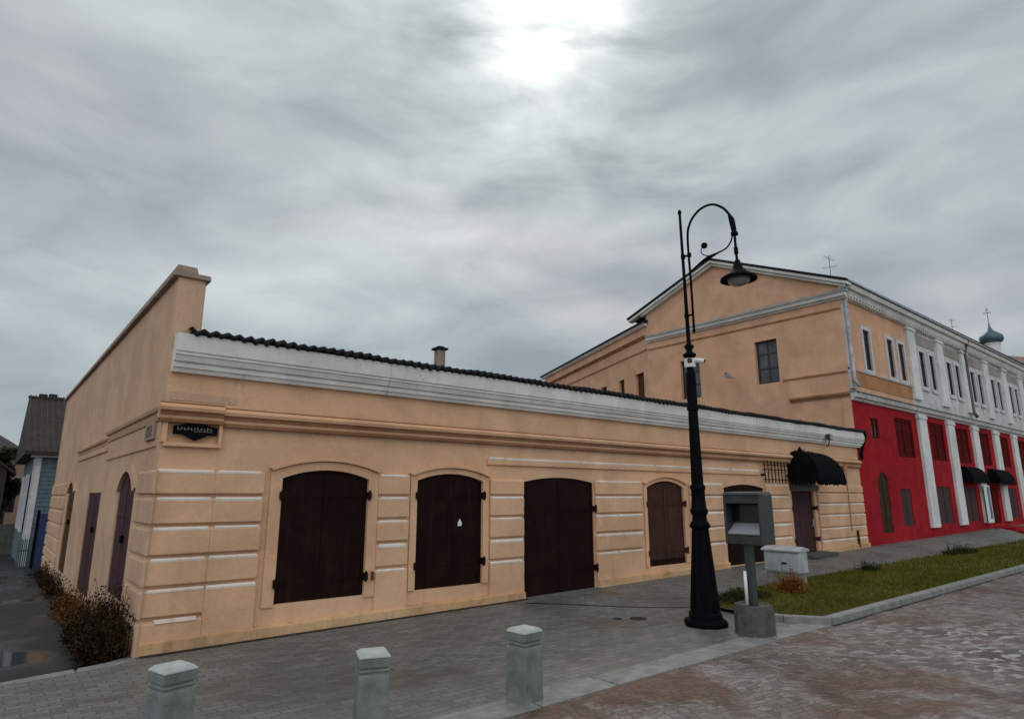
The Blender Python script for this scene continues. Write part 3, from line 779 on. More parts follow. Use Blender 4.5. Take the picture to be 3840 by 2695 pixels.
# iron canopy over the entrance, with a lappet fringe
cp = MB(); u0, u1, zb, zt, pr = 17.08, 18.70, 2.15, 2.96, 0.82
rows = []
for j in range(9):
    t = j / 8; a = t * math.pi / 2
    w = pr * math.cos(a) ** 0.8 if t < 1 else 0.02; z = zb + 0.06 + (zt - zb) * math.sin(a); ins = 0.42 * t ** 1.7
    rows.append([cp.V(FA(u0 + ins, z, -.05)), cp.V(FA(u0 + ins, z, w)), cp.V(FA(u1 - ins, z, w)), cp.V(FA(u1 - ins, z, -.05))])
for r0, r1 in zip(rows, rows[1:]):
    for k in range(3): cp.F([r0[k], r0[k + 1], r1[k + 1], r1[k]])
cp.F(rows[-1])
CANM = plain('matt_black_canopy', (0.004, 0.004, 0.005), .9, 0, .3, 6, .4, .02); CANM.node_tree.nodes['Principled BSDF'].inputs['Specular IOR Level'].default_value = 0.06
cn = cp.build('canopy', CANM, LB)
b = MB()
for i in range(13):
    a = u0 + (u1 - u0) * i / 13; b.prism(FA, [(a + .008, zb + .07), (a + .1275 - .008, zb + .07), (a + .1275 - .02, zb - random.uniform(.0, .07)), (a + .064, zb - random.uniform(.03, .11)), (a + .02, zb - random.uniform(.0, .07))], pr - .012, pr + random.uniform(0, .02))
SF = Fr((u0, D, 0), (0, -1, 0), (-1, 0, 0)); SF2 = Fr((u1, D, 0), (0, -1, 0), (1, 0, 0))
for f_ in (SF, SF2):
    for i in range(8):
        a = pr * i / 8; b.prism(f_, [(a + .006, zb + .07), (a + .112, zb + .07), (a + .10, zb - .03), (a + .06, zb - .06), (a + .02, zb - .03)], -.01, .002)
b.build('canopy_fringe', CANM, cn)
b = MB()
for i in range(5):
    c = u0 + .3 + (u1 - u0 - .6) * i / 4
    b.tube([FA(c, zt + .05 - .3 * abs(i - 2) * .1, .1), FA(c, zt + .15 - .03 * abs(i - 2), .08)], [.02, .004], 6)
b.tube([FA(u0 + .28, zt + .04, .08), FA(u1 - .28, zt + .04, .08)], .035, 6); b.lathe(FA(17.62, 0, .1), [(.16, zt - .12), (.13, zt + .02), (.05, zt + .12), (.01, zt + .2)], 8); b.build('canopy_crest', CANM, cn)
# iron grille on the wall beside the entrance
b = MB()
for v in (2.2, 2.46, 2.58): b.box(FA, 15.62, 17.06, v, v + .022, .05, .07)
for i in range(9):
    u = 15.64 + i * .175; b.box(FA, u, u + .02, 2.12, 2.66, .072, .09); b.tube([FA(u + .01, 2.66, .08), FA(u + .01, 2.73, .08)], [.016, .003], 6)
for u in (15.66, 17.0): b.box(FA, u, u + .03, 2.3, 2.36, -.05, .05)
b.build('iron_grille', BLACK, LB)
# red conduit by the corner, dark drainpipe elbow at the cornice end
b = MB(); b.tube([FA(20.62, 2.84, .03), FA(20.62, .75, .03)], .014, 6); b.box(FA, 20.5, 20.72, 2.55, 2.75, -.0, .05); b.build('red_conduit', plain('faded_red_conduit', (0.42, 0.14, 0.08), .6), LB)
b = MB(); b.tube([FA(21.0, .75, .035), FA(21.0, .25, .04)], .035, 8); b.build('cable_guard', OLIVE, LB)
b = MB(); b.tube([FA(X1 + .18, 3.84, .12), FA(X1 + .30, 3.72, .11), FA(X1 + .26, 3.5, .08), FA(X1 + .06, 3.15, .06), FA(X1 + .05, 2.95, .06)], [.11, .09, .055, .05, .05], 10)
b.build('downpipe', BLACK, LB, smooth=True)
# shallow rust pocket and scars low on the wall
b = MB(); b.box(FA, 4.49, 4.525, .60, .72, .0, .02); b.build('wall_bracket', BROWNDOOR, LB)

# ------------------------------------------------------------------ signs, lamp and camera fixed to the low building
sg = thing('street_sign', FA(1.95, 2.60, .03), 'black ornate street-name plate in a sunk panel at the building corner', 'sign')
b = MB()
cx = 1.945
outl = [(cx - .255, 2.545), (cx - .14, 2.545), (cx - .10, 2.515), (cx - .04, 2.49), (cx, 2.47), (cx + .04, 2.49), (cx + .10, 2.515), (cx + .14, 2.545), (cx + .255, 2.545), (cx + .255, 2.655), (cx + .15, 2.665), (cx + .09, 2.695), (cx + .03, 2.712), (cx - .03, 2.712), (cx - .09, 2.695), (cx - .15, 2.665), (cx - .255, 2.655)]
b.prism(FA, outl, .0, .03); b.build('sign_plate', BLACK, sg, bevel=.004)
b = MB()
for i in range(11):   # worn, unreadable raised lettering
    u = cx - .21 + i * .038; h = .03 if i % 3 else .04
    b.box(FA, u, u + .008, 2.60, 2.60 + h, .03, .034); b.box(FA, u + .011, u + .022, 2.60 + (i % 2) * .018, 2.608 + (i % 2) * .018, .03, .034)
b.box(FA, cx - .02, cx + .20, 2.585, 2.590, .03, .034)
b.build('lettering', plain('dull_sign_paint', (0.20, 0.19, 0.18), .5), sg)
hp = MB(); hp.box(SA, 9.0, 9.55, 2.50, 2.72, .0, .035)
hp = tag(hp.build('house_number_plate', PINKP, None, bevel=.004, origin=SA(9.27, 2.5, .01)), 'small faded number plate on the side wall just round the corner', 'sign')
b = MB()
for u0_, u1_, v0_, v1_ in ((9.12, 9.17, 2.54, 2.68), (9.25, 9.42, 2.54, 2.56), (9.25, 9.42, 2.66, 2.68), (9.25, 9.29, 2.56, 2.66), (9.38, 9.42, 2.56, 2.66)): b.box(SA, u0_, u1_, v0_, v1_, .035, .04)
b.build('number', FRAMED, hp)
fl = thing('floodlight', FA(19.3, 3.45, .16), 'small dark floodlight on the white cornice above the entrance canopy', 'floodlight')
b = MB(); b.tube([FA(19.3, 3.22, .1), FA(19.3, 3.30, .18), FA(19.3, 3.42, .22)], .014, 6); b.build('bracket', BLACK, fl)
b = MB(); b.box(FA, 19.19, 19.41, 3.42, 3.60, .17, .28); b.build('housing', plain('blue_black_casing', (0.02, 0.03, 0.05), .4), fl, bevel=.02)
b = MB(); b.box(FA, 19.21, 19.39, 3.44, 3.58, .281, .287); b.build('lens', LENS, fl)

# ------------------------------------------------------------------ two-storey building behind
TB = thing('two_storey_building', (X1, D, 0), 'tall gabled building with orange end wall, red ground floor and peeling white upper storey', 'building')
XE = 62.0
def window(fr, u0, u1, v0, v1, w, frame, parent, mull=1, cross=(0.62,), glassm=GLASS, t=0.05):
    b = MB()
    b.box(fr, u0, u1, v0, v0 + t, w - .05, w); b.box(fr, u0, u1, v1 - t, v1, w - .05, w)
    b.box(fr, u0, u0 + t, v0 + t, v1 - t, w - .05, w); b.box(fr, u1 - t, u1, v0 + t, v1 - t, w - .05, w)
    for i in range(mull):
        c = u0 + (u1 - u0) * (i + 1) / (mull + 1); b.box(fr, c - t * .4, c + t * .4, v0 + t, v1 - t, w - .045, w - .004)
    for q in cross:
        c = v0 + (v1 - v0) * q; b.box(fr, u0 + t, u1 - t, c - t * .4, c + t * .4, w - .044, w - .006)
    f = b.build('window', frame, parent)
    b = MB(); b.box(fr, u0 + t * .5, u1 - t * .5, v0 + t * .5, v1 - t * .5, w - .06, w - .03); b.build('pane', glassm, f)
    return f
GW = [(11.08, 11.96, 5.85, 7.48), (14.40, 15.32, 5.68, 7.30)]
rect = lambda u0, u1, v0, v1: [(u0, v0), (u1, v0), (u1, v1), (u0, v1)]
b = MB()
b.holed(GA, [(D + .037, -.2), (17.0, -.2), (17.0, 9.72), (13.45, 11.05), (D + .037, 8.85)], [rect(*g) for g in GW], 0.0, .3)
b.build('gable_wall', TALLP, TB)
for g in GW: window(GA, *g, -.14, FRAMED, TB, 1, (0.36, 0.70), glass('pale_window_glass', (0.05, 0.053, 0.06), .15), .065)
b = MB(); b.box(GA, 9.2, 16.8, 0, 8.5, -6, -.35); b.box(GA, 8.74, 9.9, 5.2, 8.6, -.6, -.31); b.build('back_wall', TALLP, TB)
# pediment: sloping eaves moulding, level cornice with zinc top, thin brown lines
def rake(b, p, q, w, h):
    (a, z0), (c, z1) = p, q
    b.hexa([GA(a, z0 - h, -.05), GA(c, z1 - h, -.05), GA(c, z1 - h, w), GA(a, z0 - h, w), GA(a, z0, -.05), GA(c, z1, -.05), GA(c, z1, w), GA(a, z0, w)])
b = MB()
rake(b, (8.30, 8.90), (13.45, 11.18), .26, .10); rake(b, (13.452, 11.18), (17.8, 9.58), .26, .10)
rake(b, (8.40, 8.84), (13.45, 11.075), .16, .10); rake(b, (13.452, 11.075), (17.15, 9.72), .16, .10)
b.build('raking_cornice', CORN, TB)
b = MB()
b.sweep(GA, [(8.40, 0), (8.40, .06), (8.46, .08), (8.47, .16), (8.60, .20), (8.60, 0)], 8.45, 16.95)
b.build('level_cornice', CORN, TB)
b = MB(); b.sweep(GA, [(8.602, 0), (8.602, .24), (8.615, .24), (8.76, .0)], 8.40, 16.95); b.build('zinc_flashing', FLASH, TB)
b = MB()
b.sweep(GA, [(8.06, 0), (8.06, .03), (8.12, .045), (8.13, 0)], D + .04, 16.95)
b.sweep(GA, [(5.84, 0), (5.84, .03), (5.90, .05), (5.91, 0)], D + .04, 10.95)
b.sweep(GA, [(5.02, 0), (5.02, .03), (5.08, .05), (5.10, .11), (5.17, .13), (5.20, 0)], D + .04, 10.76)
b.build('string_course', BROWNTRIM, TB)
b = MB(); b.box(GA, 8.74, 8.98, 3.4, 5.0, 0, .03); b.build('corner_strip', TALLP, TB)
# roof
b = MB()
nn = 8
b.hexa([Vector((21.5, 8.30, 8.92)), Vector((XE, 8.30, 9.12)), Vector((XE, 13.45, 11.36)), Vector((21.5, 13.45, 11.20)),
        Vector((21.5, 8.30, 9.0)), Vector((XE, 8.30, 9.2)), Vector((XE, 13.45, 11.44)), Vector((21.5, 13.45, 11.28))])
b.hexa([Vector((21.5, 13.452, 11.20)), Vector((XE, 13.452, 11.36)), Vector((XE, 18.9, 9.12)), Vector((21.5, 17.85, 9.60)),
        Vector((21.5, 13.452, 11.28)), Vector((XE, 13.452, 11.44)), Vector((XE, 18.9, 9.2)), Vector((21.5, 17.85, 9.68))])
trf = b.build('roof', ROOFD, TB)
for i, xx in enumerate((26.5, 37, 50)):
    b = MB(); b.cube((xx, 15.5, 10.2), .9, .6, 1.2); b.build('chimney', CHIM, trf)
# front wall: painted ground floor and upper storey
RW = [(23.1, 23.8, 3.72, 4.42), (25.3, 27.0, 3.17, 4.60), (28.85, 30.55, 3.17, 4.68), (32.1, 33.75, 3.17, 4.68), (35.3, 36.9, 3.17, 4.68), (38.65, 40.2, 3.17, 4.68), (42.0, 43.6, 3.17, 4.68), (45.3, 46.9, 3.17, 4.68)]
RL = [(23.12, 24.02, .58, 2.30, 2.57), (25.0, 26.0, .75, 2.03, 2.03), (28.75, 30.3, .72, 2.14, 2.14), (32.0, 33.7, .72, 2.14, 2.14), (35.35, 36.95, .55, 2.14, 2.14), (38.7, 40.2, .72, 2.14, 2.14), (42.0, 43.6, .72, 2.14, 2.14), (45.3, 46.9, .72, 2.14, 2.14)]
b = MB()
b.holed(FT, [(X1 + .006, -.2), (XE, -.2), (XE, 5.0), (X1 + .006, 5.0)], [rect(*r) for r in RW] + [arch(*r) for r in RL], 0, .3)
b.build('red_ground_floor_wall', REDP, TB)
for i, r in enumerate(RW): window(FT, *r, -.03, DKRED, TB, 1, (0.7,), DKRED if i else GLASS, .09)
for i, r in enumerate(RL):
    mt = (OLIVE, GREYBOARD, GREYBOARD, GREYBOARD, DKRED, GREYBOARD, GREYBOARD, GREYBOARD)[i]
    b = MB(); b.prism(FT, arch(*r), -.07, -.03)
    c = (r[0] + r[1]) / 2; b.box(FT, c - .03, c + .03, r[2] + .03, r[3], -.03, -.01)
    for q in (.25, .6): z = r[2] + (r[3] - r[2]) * q; b.box(FT, r[0] + .05, r[1] - .05, z, z + .05, -.03, -.018)
    b.build('boarded_window', mt, TB)
UW = [(23.3, 23.86), (25.44, 26.0), (26.54, 27.12)]
for k in range(7): UW += [(28.75 + 3.33 * k, 29.38 + 3.33 * k), (29.92 + 3.33 * k, 30.5 + 3.33 * k)]
UWR = [(a, c, 6.12, 7.58) for a, c in UW]
b = MB()
b.holed(FT, [(X1 + .006, 5.0), (27.55, 5.0), (27.55, 8.75), (X1 + .006, 8.75)], [rect(*r) for r in UWR[:3]], 0, .3); b.build('upper_wall', TALLP, TB)
b = MB()
b.holed(FT, [(27.55, 5.0), (XE, 5.0), (XE, 8.75), (27.55, 8.75)], [rect(*r) for r in UWR[3:]], -.002, .3); b.build('peeling_upper_wall', WHITEP, TB)
for r in UWR: window(FT, *r, -.02, FRAMED, TB, 0, (0.7,), GLASS, .045)
for i, r in enumerate(UWR):
    b = MB()
    for a, c in ((r[0] - .13, r[0] - .003), (r[1] + .003, r[1] + .13)): b.box(FT, a, c, r[2] - .12, r[3] + .14, 0, .05)
    b.box(FT, r[0] - .003, r[1] + .003, r[3] + .003, r[3] + .14, 0, .05); b.box(FT, r[0] - .003, r[1] + .003, r[2] - .16, r[2] - .003, 0, .06)
    b.build('window_architrave', FRAMEW, TB)
for k in range(8):
    b = MB()
    c = 27.95 + 3.33 * k
    b.box(FT, c - .4, c + .4, 5.5, 8.62, 0, .10); b.box(FT, c - .47, c + .47, 8.30, 8.40, 0, .14)
    b.build('upper_pilaster', PILW, TB)
for k in range(9):
    c = 27.9 + 3.33 * k
    b = MB(); b.box(FT, c - .40, c + .40, .62, 4.90, 0, .12); b.box(FT, c - .45, c + .45, 4.72, 4.86, .0, .15); b.build('white_pilaster', PILW, TB, bevel=.01)
for k in range(7):
    b = MB()
    c = 28.5 + 3.33 * k; b.box(FT, c, c + 2.3, 7.88, 8.30, 0, .02)
    b.build('frieze_panel', FRIEZE, TB)
b = MB(); b.sweep(FT, [(4.9, 0), (4.9, .06), (4.98, .10), (5.0, .17), (5.16, .20), (5.16, 0)], X1 - .02, XE); b.build('belt_cornice', WHITEP, TB)
b = MB(); b.sweep(FT, [(5.162, 0), (5.162, .25), (5.178, .25), (5.28, 0)], X1 - .04, XE); b.build('belt_flashing', plain('green_grey_zinc', (0.16, 0.20, 0.18), .5, .2), TB)
b = MB(); b.box(FT, X1 + .3, 27.5, 5.45, 5.95, 0, .02); b.build('orange_apron', BROWNTRIM, TB)
b = MB(); b.sweep(FT, [(5.95, 0), (5.95, .05), (6.0, .07), (6.02, 0)], X1 + .02, 27.5); b.build('sill_band', FRAMEW, TB)
b = MB(); b.sweep(FT, [(8.45, 0), (8.45, .05), (8.55, .10), (8.56, .18), (8.74, .22), (8.75, .32), (8.90, .36), (8.93, 0)], X1 - .02, XE)
x = X1 + .1
while x < 50: b.box(FT, x, x + .09, 8.46, 8.55, .10, .18); x += .24
b.build('eaves_cornice', CORN, TB)
b = MB(); b.box(FT, X1 - .15, XE, 8.93, 8.985, .0, .42); b.build('gutter', FLASH, TB)
b = MB(); b.box(FT, X1 + .02, X1 + .42, 5.3, 8.42, 0, .07); b.build('corner_pilaster', plaster('mauve_white_render', (0.50, 0.47, 0.48), (0.56, 0.52, 0.52), (.3, .25, .25), .5), TB)
def downpipe(u, z0, z1, mat, r=.06):
    b = MB(); b.lathe(FT(u, 0, .22), [(.06, z1 - .28), (.16, z1 - .05), (.16, z1)], 10)
    b.tube([FT(u, z1 - .28, .22), FT(u, z1 - .55, .12), FT(u, z0 + .25, .12), FT(u, z0, .25)], r, 10); return b.build('downpipe', mat, TB, smooth=True)
downpipe(X1 + .12, 5.35, 8.93, PIPEW, .07); downpipe(34.7, 5.3, 8.93, PIPE, .075); downpipe(48.0, 5.3, 8.93, PIPE, .075)
for u0_, u1_ in ((31.75, 33.95), (35.7, 38.25)):
    b = MB(); rows = []
    for j in range(7):
        t = j / 6; a = t * math.pi / 2; w = .48 * math.cos(a) + .02; z = 2.35 + .68 * math.sin(a); ins = .25 * t ** 2
        rows.append([b.V(FT(u0_ + ins, z, 0)), b.V(FT(u0_ + ins, z, w)), b.V(FT(u1_ - ins, z, w)), b.V(FT(u1_ - ins, z, 0))])
    for r0, r1 in zip(rows, rows[1:]):
        for k in range(3): b.F([r0[k], r0[k + 1], r1[k + 1], r1[k]])
    b.F(rows[-1])
    n = 12; wd = (u1_ - u0_) / n
    for i in range(n): b.prism(FT, [(u0_ + wd * i + .01, 2.35), (u0_ + wd * (i + 1) - .01, 2.35), (u0_ + wd * (i + .5), 2.24)], .488, .498)
    b.build('canopy', CANM, TB)
b = MB(); b.box(FT, 35.35, 37.3, .0, .42, .0, .8); b.box(FT, 35.35, 37.3, .0, .28, .8, 1.1); b.build('door_step', REDP, TB)
# rear wing, set at an angle
WD = Vector((math.sin(R(23)), math.cos(R(23)), 0)); WN = Vector((-WD.y, WD.x, 0))
FW = Fr((X1, 17.0, 0), WD, WN)
WW = [(.42, 1.2, 5.9, 7.2), (2.35, 2.92, 5.9, 7.2), (4.3, 5.0, 5.9, 7.2), (6.6, 7.3, 5.9, 7.2), (9, 9.7, 5.9, 7.2), (11.5, 12.2, 5.9, 7.2)]
b = MB(); b.holed(FW, [(0, -.3), (13.6, -.3), (13.6, 9.35), (0, 9.35)], [rect(*r) for r in WW], 0, .3); b.build('wing_wall', TALLP, TB)
for i, r in enumerate(WW): window(FW, *r, -.13, FRAMED if i else BROWNDOOR, TB, 1, (.6,), GLASS if i else BROWNDOOR)
b = MB(); b.box(FW, .1, 13.5, -.3, 9.3, -7, -.35); b.build('wing_back_wall', TALLP, TB)
b = MB(); b.sweep(FW, [(8.66, 0), (8.66, .05), (8.70, .09), (8.76, .16), (8.80, 0)], 0, 13.62); b.sweep(FW, [(8.1, 0), (8.1, .03), (8.16, .045), (8.17, 0)], 0, 13.6); b.build('wing_string_course', BROWNTRIM, TB)
b = MB(); b.sweep(FW, [(9.32, .22), (9.40, .24), (10.4, -4.0), (9.32, -6.8), (9.30, -6.8)], -.1, 13.9); b.build('wing_roof', ROOFD, TB)
b = MB(); b.sweep(FW, [(9.2, 0), (9.2, .10), (9.31, .19), (9.31, 0)], -.05, 13.8); b.build('wing_eaves', CORN, TB)
# fixed to the gable: a small lamp bracket
wl_ = thing('wall_lamp', GA(12.95, 6.3, .05), 'small grey wall lamp on a bracket beside the gable window', 'lamp')
b = MB(); b.tube([GA(13.2, 6.5, .02), GA(13.1, 6.42, .3), GA(12.95, 6.34, .42)], .02, 6); b.build('bracket', GREYM, wl_)
b = MB(); b.prism(GA, [(12.72, 6.16), (13.0, 6.22), (13.02, 6.36), (12.9, 6.36)], .32, .5); b.build('lamp_head', plain('grey_lamp_head', (0.22, 0.21, 0.21), .5), wl_, bevel=.01)
# information panel against a pilaster
ip = thing('information_panel', FT(34.55, .8, .16), 'white panel with a blue stripe leaning on a white pilaster of the red front', 'sign')
b = MB(); b.box(FT, 34.1, 34.95, .62, 2.24, .175, .20); b.build('panel', WHITE, ip, bevel=.01)
b = MB(); b.box(FT, 34.50, 34.82, .80, 2.18, .20, .206); b.build('blue_stripe', plain('blue_print', (0.05, 0.12, 0.20), .4), ip)
# antennas
def antenna(x, y, z0, z1, label):
    t = thing('antenna', (x, y, z0), label, 'antenna', 'antennas on the tall roof')
    b = MB(); b.tube([(x, y, z0), (x, y, z1)], .014, 6); b.build('mast', PIPE, t)
    b = MB()
    b.tube([(x - .5, y, z1 - .12), (x + .5, y, z1 - .12)], .008, 5)
    for k in range(3): b.tube([(x - .3 + .3 * k, y - .2, z1 - .12), (x - .3 + .3 * k, y + .2, z1 - .12)], .006, 5)
    b.tube([(x, y - .35, z1 - .6), (x, y + .35, z1 - .5)], .012, 5)
    b.build('aerial', PIPE, t)
antenna(29.4, 12.0, 10.55, 12.9, 'thin rooftop antenna nearest the gable end of the tall building')
antenna(46.8, 12.0, 10.6, 13.0, 'thin rooftop antenna far along the roof, before the blue dome')

# ------------------------------------------------------------------ beyond the roofs
CH = thing('church', (112, 24.1, 0), 'church tower with a blue-grey onion dome and cross beyond the roofs', 'church')
c = Vector((112, 24.1, 0.9))
b = MB(); b.cube(c, 6, 6, 18); b.build('tower', PILW, CH)
b = MB(); b.lathe(c, [(.95, 18), (.95, 22.6), (1.05, 22.7), (1.05, 22.85)], 20); b.build('drum', PILW, CH)
b = MB(); b.lathe(c, [(.95, 22.85), (1.35, 23.1), (1.52, 23.5), (1.42, 23.95), (.95, 24.4), (.40, 24.8), (.16, 25.3), (.07, 25.9), (.03, 26.2)], 24); b.build('dome', DOME, CH, smooth=True)
b = MB(); b.box(Fr(c, (0, 1, 0), (-1, 0, 0)), -.045, .045, 26.1, 28.4, -.04, .04); b.box(Fr(c, (0, 1, 0), (-1, 0, 0)), -.5, .5, 27.5, 27.6, -.04, .041); b.box(Fr(c, (0, 1, 0), (-1, 0, 0)), -.25, .25, 27.95, 28.03, -.04, .041); b.build('cross', GOLD, CH)
HB = thing('brown_roofed_building', (84, 17, 0), 'distant building with a brown hipped roof past the far end of the white facade', 'building')
b = MB(); b.cube((84, 17, -.1), 14, 11, 14.3); b.build('wall', PINKP, HB)
b = MB(); q = [(76.6, 11, 14.2), (91.4, 11, 14.2), (91.4, 23, 14.2), (76.6, 23, 14.2), (80, 17, 16.2), (88, 17, 16.2)]; v = [b.V(p) for p in q]
for f in ((0, 1, 5, 4), (1, 2, 5), (2, 3, 4, 5), (3, 0, 4), (3, 2, 1, 0)): b.F([v[i] for i in f])
b.build('roof', TERRA, HB)

# ------------------------------------------------------------------ side street, far left
HH = thing('blue_house', (1.15, 26, -.4), 'small blue-grey boarded house with a dark roof next to the end wall', 'house')
FHf = Fr((0, 26, 0), (1, 0, 0), (0, -1, 0)); FHs = Fr((1.15, 0, 0), (0, 1, 0), (-1, 0, 0))
b = MB()
z = -.6
while z < 3.1:
    b.sweep(FHf, [(z, -.1), (z, .02), (z + .135, 0), (z + .135, -.1)], 1.15, 7.5)
    b.sweep(FHs, [(z, -.1), (z, .02), (z + .135, 0), (z + .135, -.1)], 26.0, 34.0); z += .137
b.box(FHf, 1.2, 7.4, -.6, 3.1, -7.9, -.11)
b.build('wall', BLUES, HH)
b = MB(); b.box(FHf, 1.12, 1.30, -.5, 3.1, .0, .04); b.box(FHs, 25.96, 26.16, -.5, 3.1, .021, .05); b.box(FHf, 1.0, 1.9, 3.03, 3.12, -.05, .22); b.build('corner_board', FRAMEW, HH)
for y0, y1 in ((27.2, 28.6), (30.0, 31.4)): 
    wdo = window(FHs, y0, y1, 0.6, 2.5, .10, FRAMEW, HH, 1, (.65,), GLASS, .14)
b = MB(); v = [b.V(p) for p in ((.80, 25.55, 3.2), (7.6, 25.55, 3.2), (7.6, 29.8, 5.5), (.80, 29.8, 5.5), (7.6, 34.4, 3.2), (.80, 34.4, 3.2), (.80, 25.55, 3.1), (7.6, 25.55, 3.1), (7.6, 34.4, 3.1), (.80, 34.4, 3.1))]
for f in ((0, 1, 2, 3), (3, 2, 4, 5), (0, 3, 5), (1, 4, 2), (6, 7, 1, 0), (0, 5, 9, 6), (6, 9, 8, 7)): b.F([v[i] for i in f])
hr = b.build('roof', ROOFB, HH)
b = MB()
for i in range(40): b.tube([(.84 + i * .17, 25.5, 3.21), (.84 + i * .17, 29.75, 5.54)], .018, 5)
for i in range(4): b.cube((.9 + i * .28 + random.uniform(0, .1), 29.75, 5.42), .26, .3, random.uniform(.06, .2))
b.build('roof_rib', ROOFB, hr)
gt = thing('blue_gate', (1.55, 24.9, -.4), 'deep blue metal gate leaf between the end wall and the blue house', 'gate')
b = MB(); b.box(Fr((0, 24.9, 0), (1, 0, 0), (0, -1, 0)), 1.42, 1.86, -.55, 1.25, -.03, .03)
for k in range(5): b.box(Fr((0, 24.9, 0), (1, 0, 0), (0, -1, 0)), 1.44 + k * .085, 1.46 + k * .085, -.5, 1.2, .03, .045)
b.build('leaf', BLUED, gt)
b = MB(); b.box(Fr((0, 24.9, 0), (1, 0, 0), (0, -1, 0)), 1.34, 1.415, -.55, 1.35, -.05, .05); b.build('post', BLACK, gt)
pf = thing('picket_fence', (1.2, 25.2, -.4), 'low green picket fence in front of the blue house', 'fence')
b = MB()
for k in range(9): b.box(Fr((0, 25.3, 0), (1, 0, 0), (0, -1, 0)), 1.0 + k * .05, 1.032 + k * .05, -.5, .45 + .04 * (k % 2), -.01, .01)
b.box(Fr((0, 25.3, 0), (1, 0, 0), (0, -1, 0)), .98, 1.42, .1, .15, -.03, -.011)
b.build('pickets', plain('green_pickets', (0.05, 0.10, 0.085), .7), pf)
YH = thing('pink_house', (-2, 44, -.8), 'old pink rendered house with dark roof at the end of the side street', 'house')
FHp = Fr((0, 44, 0), (1, 0, 0), (0, -1, 0))
b = MB(); b.holed(FHp, [(-6, -1.2), (1.6, -1.2), (1.6, 3.9), (-6, 3.9)], [rect(-.25, .35, .9, 2.6), rect(.75, 1.3, .9, 2.6), rect(-2.5, -1.8, .9, 2.6), rect(-4.6, -3.9, .9, 2.6)], 0, .3)
b.box(FHp, -5.9, 1.5, -1.2, 3.8, -7, -.35); b.build('wall', PINKP, YH)
for r in (rect(-.25, .35, .9, 2.6), rect(.75, 1.3, .9, 2.6), rect(-2.5, -1.8, .9, 2.6), rect(-4.6, -3.9, .9, 2.6)):
    window(FHp, r[0][0], r[1][0], r[0][1], r[2][1], -.1, FRAMED, YH)
b = MB(); v = [b.V(p) for p in ((-6.4, 43.6, 3.85), (1.95, 43.6, 3.85), (1.95, 51.4, 3.85), (-6.4, 51.4, 3.85), (-4, 47.5, 5.6), (-.3, 47.5, 5.6))]
for f in ((0, 1, 5, 4), (1, 2, 5), (2, 3, 4, 5), (3, 0, 4), (3, 2, 1, 0)): b.F([v[i] for i in f])
b.build('roof', ROOFB, YH)
gf = thing('garden_fence', (0, 33.5, -.6), 'grey-green board fence closing the side street beside the blue house', 'fence')
FF = Fr((0, 33.5, 0), (1, 0, 0), (0, -1, 0))
b = MB()
for k in range(44): b.box(FF, -7.2 + k * .2, -7.2 + k * .2 + .192, -1.0, .68 + random.uniform(-.03, .03), -.02, .02 + random.uniform(0, .01))
b.build('boards', FENCEG, gf)
for k in range(5):
    b = MB(); b.box(FF, -7.2 + k * 2.15, -7.08 + k * 2.15, -1.0, .72, -.16, -.03); b.build('post', BARK, gf)
OH = thing('timber_house', (-1.2, 37, -.7), 'dark weathered timber house with a steep roof behind the board fence', 'house')
FO = Fr((0, 36, 0), (1, 0, 0), (0, -1, 0))
TIMB = plain('dark_timber', (0.045, 0.034, 0.028), .85, 0, .4, 3, .4, .02)
b = MB(); b.holed(FO, [(-3.6, -1), (.62, -1), (.62, 2.9), (-1.5, 4.6), (-3.6, 2.9)], [rect(-.35, .2, .9, 2.1), rect(-1.9, -1.3, .9, 2.1)], 0, .25)
b.box(FO, -3.5, .55, -1, 2.8, -5, -.3); b.build('wall', TIMB, OH)
for u_ in (-.35, -1.9): window(FO, u_, u_ + .57, .9, 2.1, -.08, FRAMEW, OH)
b = MB()
for sx in (-1, 1):
    xe = -1.5 + sx * 2.45
    b.hexa([Vector((-1.5, 35.6, 4.62)), Vector((xe, 35.6, 2.66)), Vector((xe, 41.2, 2.66)), Vector((-1.5, 41.2, 4.62)), Vector((-1.5, 35.6, 4.74)), Vector((xe, 35.6, 2.78)), Vector((xe, 41.2, 2.78)), Vector((-1.5, 41.2, 4.74))])
rr_ = b.build('roof', ROOFB, OH)
b = MB(); b.cube((-.6, 38.5, 3.6), .5, .5, 1.5); b.build('chimney', CHIM, rr_)
